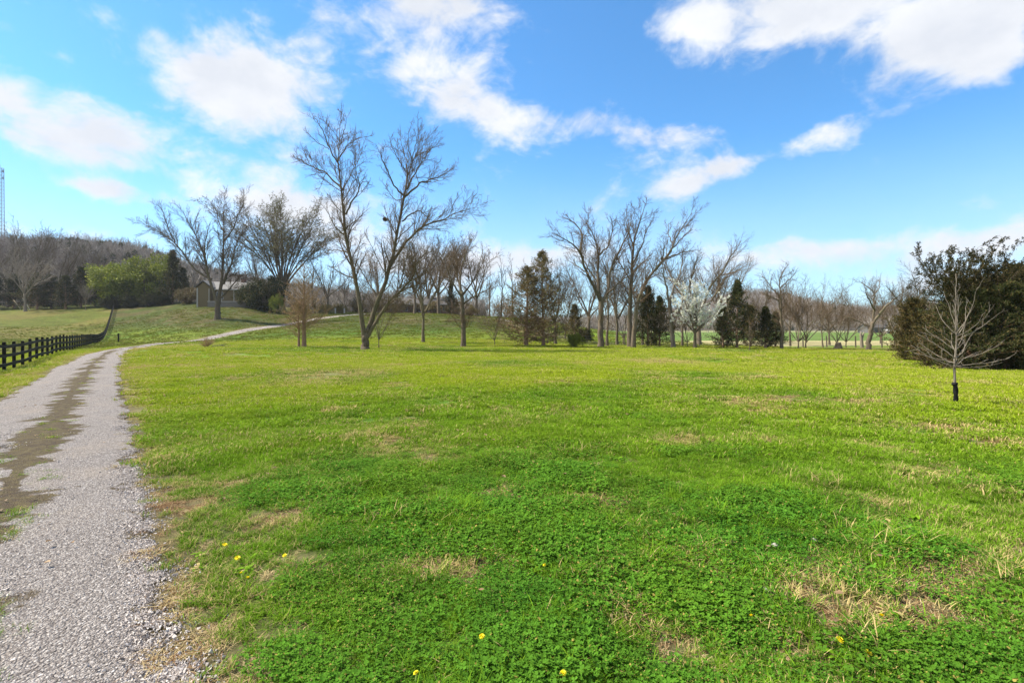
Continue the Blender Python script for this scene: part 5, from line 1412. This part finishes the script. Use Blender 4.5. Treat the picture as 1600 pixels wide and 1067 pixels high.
def house(name, label, px, D, w, dpt, hw, hr, mw, mr, rz, windows, ridge_x=True, found=.6, extra=None):
    e = empty(name, P(px, D, 0), rz); set_props(e, label, 'house')
    b = MB(); x, y = w / 2, dpt / 2
    b.box(-x, x, -y, y, -1.5, hw)
    if ridge_x:
        b.add([(-x, -y, hw), (-x, y, hw), (-x, 0, hw + hr - .12)], [(0, 2, 1)]); b.add([(x, -y, hw), (x, y, hw), (x, 0, hw + hr - .12)], [(0, 1, 2)])
    link('wall', b.me('wall', mw), e)
    b = MB(); o = .5
    for s in (-1, 1):
        v = [(-x - o, s * (y + o), hw - .2), (x + o, s * (y + o), hw - .2), (x + o, 0, hw + hr), (-x - o, 0, hw + hr)]
        v += [(p[0], p[1], p[2] + .16) for p in v]
        b.add(v, [(0, 1, 2, 3), (4, 7, 6, 5), (0, 4, 5, 1), (1, 5, 6, 2), (3, 2, 6, 7), (0, 3, 7, 4)])
    rf = link('roof', b.me('roof', mr), e)
    b = MB(); b.box(x * .3, x * .3 + .9, -.45, .45, hw + hr - .6, hw + hr + .9); link('chimney', b.me('chimney', M_BROWN), rf)
    b = MB()
    for s in (-1, 1):
        b.beam((-x - o, s * (y + o + .03), hw - .13), (x + o, s * (y + o + .03), hw - .13), .06, .22)
        for sx in (-1, 1): b.box(sx * x - .09 + sx * .012, sx * x + .09 + sx * .012, s * y - .09 + s * .012, s * y + .09 + s * .012, -1.0, hw - .25)
    link('trim', b.me('trim', M_TRIM), e)
    for (wx, wz, ww, wh) in windows:
        b = MB(); t = .09
        for (a0, a1, c0, c1) in ((wx - ww / 2 - t, wx + ww / 2 + t, wz + wh / 2, wz + wh / 2 + t), (wx - ww / 2 - t, wx + ww / 2 + t, wz - wh / 2 - t, wz - wh / 2), (wx - ww / 2 - t, wx - ww / 2, wz - wh / 2, wz + wh / 2), (wx + ww / 2, wx + ww / 2 + t, wz - wh / 2, wz + wh / 2)):
            b.box(a0, a1, -y - .06, -y + .02, c0, c1)
        b.box(wx - .025, wx + .025, -y - .05, -y - .01, wz - wh / 2, wz + wh / 2)
        f = link('window', b.me('window', M_TRIM), e)
        g = MB(); g.box(wx - ww / 2, wx + ww / 2, -y - .03, -y + .03, wz - wh / 2, wz + wh / 2); link('pane', g.me('pane', M_GLASS), f)
    if extra: extra(e, x, y, hw, hr)
    return e

def tan_extra(e, x, y, hw, hr):
    b = MB()   # taller gabled wing at the left end
    b.box(-x - .15, -x + 3.0, -y - 1.2, -y + 3, -1.5, hw + .3); link('wing_wall', b.me('wing_wall', M_TAN), e)
    b = MB(); cx = -x + 1.42
    for s in (-1, 1):
        v = [(cx + s * 2.1, -y - 1.6, hw + .25), (cx, -y - 1.6, hw + 1.9), (cx, -y + 3.3, hw + 1.9), (cx + s * 2.1, -y + 3.3, hw + .25)]; v += [(p[0], p[1], p[2] + .15) for p in v]
        b.add(v, [(0, 1, 2, 3), (4, 7, 6, 5), (0, 4, 5, 1), (1, 5, 6, 2), (3, 2, 6, 7), (0, 3, 7, 4)])
    link('wing_roof', b.me('wing_roof', M_ROOFG), e)
    b = MB(); b.add([(cx - 1.6, -y - 1.2, hw + .3), (cx + 1.6, -y - 1.2, hw + .3), (cx, -y - 1.2, hw + 1.75)], [(0, 1, 2)]); link('gable', b.me('gable', M_TAN), e)
    b = MB(); b.box(-x - .17, -x + .12, -y - 1.32, -y - 1.2, -1, hw + .2); link('trim', b.me('trim', M_TRIM), e)
    b = MB(); b.box(-x + 3.1, x, -y - 2.6, -y - .02, -.9, .55); link('deck', b.me('deck', M_DECK), e)
    b = MB(); b.box(-x + 3.05, x + .05, -y - 2.72, -y - 2.6, .45, .62); link('deck_edge', b.me('deck_edge', M_TRIM), e)
    for i in range(3):
        b = MB(); xx = -x + 3.3 + i * 2.9; b.box(xx - .07, xx + .07, -y - 2.5, -y - 2.36, .62, hw - .1); link('porch_post', b.me('porch_post', M_TRIM), e)
house('tan_house', 'tan sided house with grey gable roof behind the spreading tree', 366, 130, 12.5, 8, 3.7, 2.0, M_TAN, M_ROOFG, math.radians(4), [(-1.6, 2.1, 1.5, 1.7), (3.8, 2.1, 1.4, 1.2), (-4.9, 2.2, .01, .01)][:2], extra=tan_extra)
house('ranch_house', 'low brown ranch house with dark roof behind the hilltop trees', 658, 150, 20, 9, 2.9, 1.7, M_BROWN, M_ROOFD, math.radians(-3), [(-7, 1.6, 1.6, 1.2), (-3.5, 1.6, 1.2, 1.2), (.5, 1.5, 1.1, 1.6), (4.2, 1.6, 2.4, 1.4), (8, 1.6, 1.2, 1.2)])
def barn(name, label, px, D, w, h, mw, mr):
    e = empty(name, P(px, D), .2); set_props(e, label, 'shed'); b = MB(); b.box(-w / 2, w / 2, -w * .3, w * .3, -.5, h); b.add([(-w / 2, -w * .3, h), (-w / 2, w * .3, h), (-w / 2, 0, h * 1.45)], [(0, 2, 1)]); b.add([(w / 2, -w * .3, h), (w / 2, w * .3, h), (w / 2, 0, h * 1.45)], [(0, 1, 2)]); link('wall', b.me('wall', mw), e)
    b = MB()
    for s in (-1, 1):
        v = [(-w / 2 - .3, s * (w * .3 + .3), h - .15), (w / 2 + .3, s * (w * .3 + .3), h - .15), (w / 2 + .3, 0, h * 1.5), (-w / 2 - .3, 0, h * 1.5)]; v += [(p[0], p[1], p[2] + .12) for p in v]
        b.add(v, [(0, 1, 2, 3), (4, 7, 6, 5), (0, 4, 5, 1), (1, 5, 6, 2), (3, 2, 6, 7), (0, 3, 7, 4)])
    link('roof', b.me('roof', mr), e)
    b = MB(); b.box(-.9, .9, -w * .3 - .06, -w * .3 + .02, 0, h * .8); link('door', b.me('door', M_ROOFD), e)
barn('grey_barn', 'grey barn with pitched roof in the far field behind the bare trees', 1362, 225, 9, 2.4, plain('grey_boards', (.09, .085, .08), (.15, .14, .13), 2), M_ROOFD)
barn('white_shed', 'tiny white shed in the far field beside the grey barn', 1388, 195, 3, 1.0, M_DECK, M_TRIM)

# garden on the hill
def hedge(): return bushy(240, 1.6, 3.2, 6000, .11, 9, .5)
proto('hedge', hedge, dict(trunk=M_BARKR, crown=leafmat('yellow_hedge', (.16, .13, .04), (.27, .22, .07), .2)))
plant('hedge', 508, 127, 'yellow-brown hedge bush on the hill, left of its twin', 'hedge', 'hedge', 'hedge bushes on the hill', 1.3)
plant('hedge', 531, 127, 'yellow-brown hedge bush directly behind the white garden posts', 'hedge', 'hedge', 'hedge bushes on the hill', 1.4)
for i, (px, lab) in enumerate(((489, 'white garden post standing alone left of the hedge'), (524, 'left white garden post of the pair in front of the hedge'), (538, 'right white garden post of the pair in front of the hedge'))):
    b = MB(); b.box(-.13, .13, -.13, .13, -.3, 1.2); b.box(-.17, .17, -.17, .17, 1.2, 1.28); single('garden_post', lab, 'post', b, M_TRIM, px, 124, 'white garden posts')

# ------------------------------------------------------------------ small things on the lawn
def dead_shrub():
    rng = np.random.default_rng(9); k = 42; az = rng.uniform(0, 6.283, k); a = rng.uniform(.05, 1.15, k)
    d = np.stack([np.sin(a) * np.cos(az), np.sin(a) * np.sin(az), np.cos(a)], 1)
    q, rr = grow(rng.normal(0, .05, (k, 3)) * [1, 1, 0], d, rng.uniform(.5, .9, k), np.full(k, .012), np.full(k, .005), 6, .12, .03, rng)
    V, fs, lf = bare_crown([(q, rr)], rng, [dict(den=7, t0=.2, ang=.6, ratio=.4, up=.02, wan=.1, n=4, rr=.6)], .005, .12, leaves=(3, .07, .02))
    o = link('dead_shrub', mesh_np('dead_shrub', *merge([tubes(q, rr, 4), (V, fs)]), [M_TWIGR]), None, P(322, 38)); set_props(o, 'brown spiky leafless shrub on the lawn beside the driveway bend', 'shrub')
    link('dead_leaves', mesh_np('dead_leaves', *lf, [M_BUDR]), o)
dead_shrub()
b = MB(); b.tube([(-.75, 0, .05), (-.2, .05, .10), (.4, 0, .06), (.95, -.1, .03)], [.05, .055, .04, .025], 8)
b.tube([(-.2, .05, .1), (.1, .2, .22), (.3, .3, .2)], [.03, .02, .012], 5)
single('fallen_branch', 'dark fallen branch on the grass right of the spiky shrub', 'branch', b, plain('wet_wood', (.03, .022, .018), (.07, .055, .045), 8), 347, 40, smooth=True)

M_PETAL, _b = mat('dandelion_petals'); _g = _b.n('ShaderNodeNewGeometry'); finish(_b, _b.mix(_g.outputs['Random Per Island'], (.78, .60, .008), (.85, .74, .015)), .6, trans=.2)
M_STEM = plain('flower_stem', (.09, .16, .03), (.16, .22, .05), 20)
def dandelion_meshes():
    rng = np.random.default_rng(5); V = []; Fs = []; k = 0
    for ring, (n, ro, zz, tilt) in enumerate(((20, .020, .0, .18), (18, .017, .003, .45), (14, .012, .005, .8), (9, .007, .007, 1.1))):
        for i in range(n):
            a = i * 6.283 / n + ring * .2 + rng.normal(0, .05); c, s = math.cos(a), math.sin(a); w = .0021
            for (u, sg) in ((.1, 1), (1, 1), (1, -1), (.1, -1)):
                r = ro * u * math.cos(tilt); V.append((r * c - sg * w * s * (.5 + u * .5), r * s + sg * w * c * (.5 + u * .5), zz + ro * u * math.sin(tilt)))
            Fs.append([k, k + 1, k + 2, k + 3]); k += 4
    fl = mesh_np('flower_head', V, [np.array(Fs)], [M_PETAL])
    b = MB(); b.tube([(0, 0, -.02), (.004, .003, .4), (0, 0, 1)], [.0022] * 3, 6); st = b.me('stem', M_STEM, True)
    return fl, st
FL, ST = dandelion_meshes()
for i, (px, py, h, lab) in enumerate([
    (387, 904, .07, 'yellow dandelion by the gravel edge, lower one of the close pair'), (377, 896, .07, 'yellow dandelion by the gravel edge, upper one of the close pair'),
    (445, 870, .07, 'yellow dandelion a little right above the close pair'), (371, 873, .05, 'small yellow dandelion just above the close pair at the verge'),
    (351, 853, .05, 'yellow dandelion nearest the gravel, above the close pair'), (414, 766, .05, 'yellow dandelion farther up the left side of the lawn'),
    (650, 1053, .07, 'yellow dandelion at the bottom edge, left of the middle'), (880, 1053, .07, 'yellow dandelion at the bottom edge, right of the middle'),
    (1356, 1023, .06, 'yellow dandelion in the bottom right of the lawn'), (1377, 966, .05, 'small yellow dandelion above the bottom right one'),
    (1174, 965, .06, 'yellow dandelion in the clover right of the middle'), (851, 884, .05, 'small yellow dandelion in the middle of the near clover'),
    (753, 996, .05, 'half hidden yellow dandelion left of the bottom middle'), (1312, 1003, .05, 'faint yellow dandelion left of the bottom right one')]):
    D = (CAMH - h) * F / (py - HOR); x, y, z = P(px, D)
    e = empty('dandelion', (x, y, z), i * 1.3); set_props(e, lab, 'flower', 'dandelions in the lawn')
    s_ = link('stem', ST, e); s_.scale = (1, 1, h)
    f_ = link('flower_head', FL, e, (0, 0, h)); f_.rotation_euler = (-.45, .2 * math.sin(i * 2.1), 0); k_ = .85 + .2 * math.sin(i * 5.0); f_.scale = (k_,) * 3

M_LIME = plain('limestone', (.26, .24, .20), (.44, .41, .36), 30, .9, .5)
for i, (px, py, s, lab) in enumerate([(1197, 920, .028, 'pale limestone chip in the clover right of the middle'), (1211, 851, .022, 'small pale stone in the grass beyond the limestone chip'), (1272, 843, .02, 'small pale stone right of the other one in the grass')]):
    rng = np.random.default_rng(60 + i); V, F_ = stone_verts = None, None
    b = MB(); n = 9; rings = []
    for a_, rr_ in ((-.6, .5), (-.15, 1.0), (.3, .9), (.7, .4)):
        rings.append([(s * rr_ * rng.uniform(.8, 1.2) * math.cos(t * 6.283 / n) * 1.3, s * rr_ * rng.uniform(.8, 1.2) * math.sin(t * 6.283 / n), s * a_) for t in range(n)])
    v = sum(rings, []) + [(0, 0, s * .85)]
    f = [(r * n + t, r * n + (t + 1) % n, (r + 1) * n + (t + 1) % n, (r + 1) * n + t) for r in range(3) for t in range(n)] + [(3 * n + t, 3 * n + (t + 1) % n, 4 * n) for t in range(n)]
    b.add(v, f); D = (CAMH - .05) * F / (py - HOR); single('stone', lab, 'stone', b, M_LIME, px, D, 'pale stones in the lawn', dz=.025)

def stump():
    rng = np.random.default_rng(70); b = MB(); n = 12; hs = (0, .12, .35, .62, .66); rs = (.60, .40, .30, .22, .05)
    v = []
    for h, r in zip(hs, rs):
        for t in range(n): a = t * 6.283 / n; q = r * (1 + .16 * math.sin(3 * a + 1) + rng.normal(0, .04)); v.append((q * math.cos(a), q * math.sin(a), h - .05 + (rng.normal(0, .05) if h > .5 else 0)))
    f = [(r * n + t, r * n + (t + 1) % n, (r + 1) * n + (t + 1) % n, (r + 1) * n + t) for r in range(4) for t in range(n)]
    b.add(v, f); single('tree_stump', 'low dark tree stump at the foot of the scrubby fence trees', 'stump', b, M_BARK, 1310, 51)
    b = MB(); b.tube([(0, 0, -.2), (-.05, 0, .7), (-.15, 0, 1.4), (-.12, 0, 1.75)], [.20, .15, .12, .05], 9); b.tube([(-.05, 0, .8), (.18, .1, 1.4), (.3, .1, 1.7)], [.12, .09, .05], 7)
    single('broken_snag', 'pale broken dead trunk left of the low-forking wide tree', 'dead trunk', b, M_BARKP, 1347, 56, smooth=True)
stump()
def nest():
    rng = np.random.default_rng(71); n = 420; g = norm(rng.normal(0, 1, (n, 3))) * (rng.random((n, 1)) ** .4) * [.17, .17, .15]
    x = (602 - 800) / F * 40.4; o = link('leaf_nest', mesh_np('leaf_nest', *leafcards(g, rng.normal(0, 1, (n, 3)), .11, .06, rng), [M_TWIG]), None, (x, 40.4, CAMH + (HOR - 343) / F * 40.4)); set_props(o, 'dark leaf nest caught in twigs left of the right great stem', 'nest')
nest()

# ------------------------------------------------------------------ air
def haze():
    b = MB(); b.box(-1400, 2600, -60, 1100, -12, 140)
    m = bpy.data.materials.new('haze'); m.use_nodes = True; n = NT(m.node_tree)
    v = n.n('ShaderNodeVolumePrincipled'); v.inputs['Color'].default_value = (.86, .90, 1, 1); v.inputs['Density'].default_value = .00013; v.inputs['Anisotropy'].default_value = .2
    o = n.n('ShaderNodeOutputMaterial'); n.l(v.outputs[0], o.inputs['Volume'])
    set_props(link('haze', b.me('haze', m)), 'thin spring haze in the air over the fields', None, None, 'stuff')
haze()
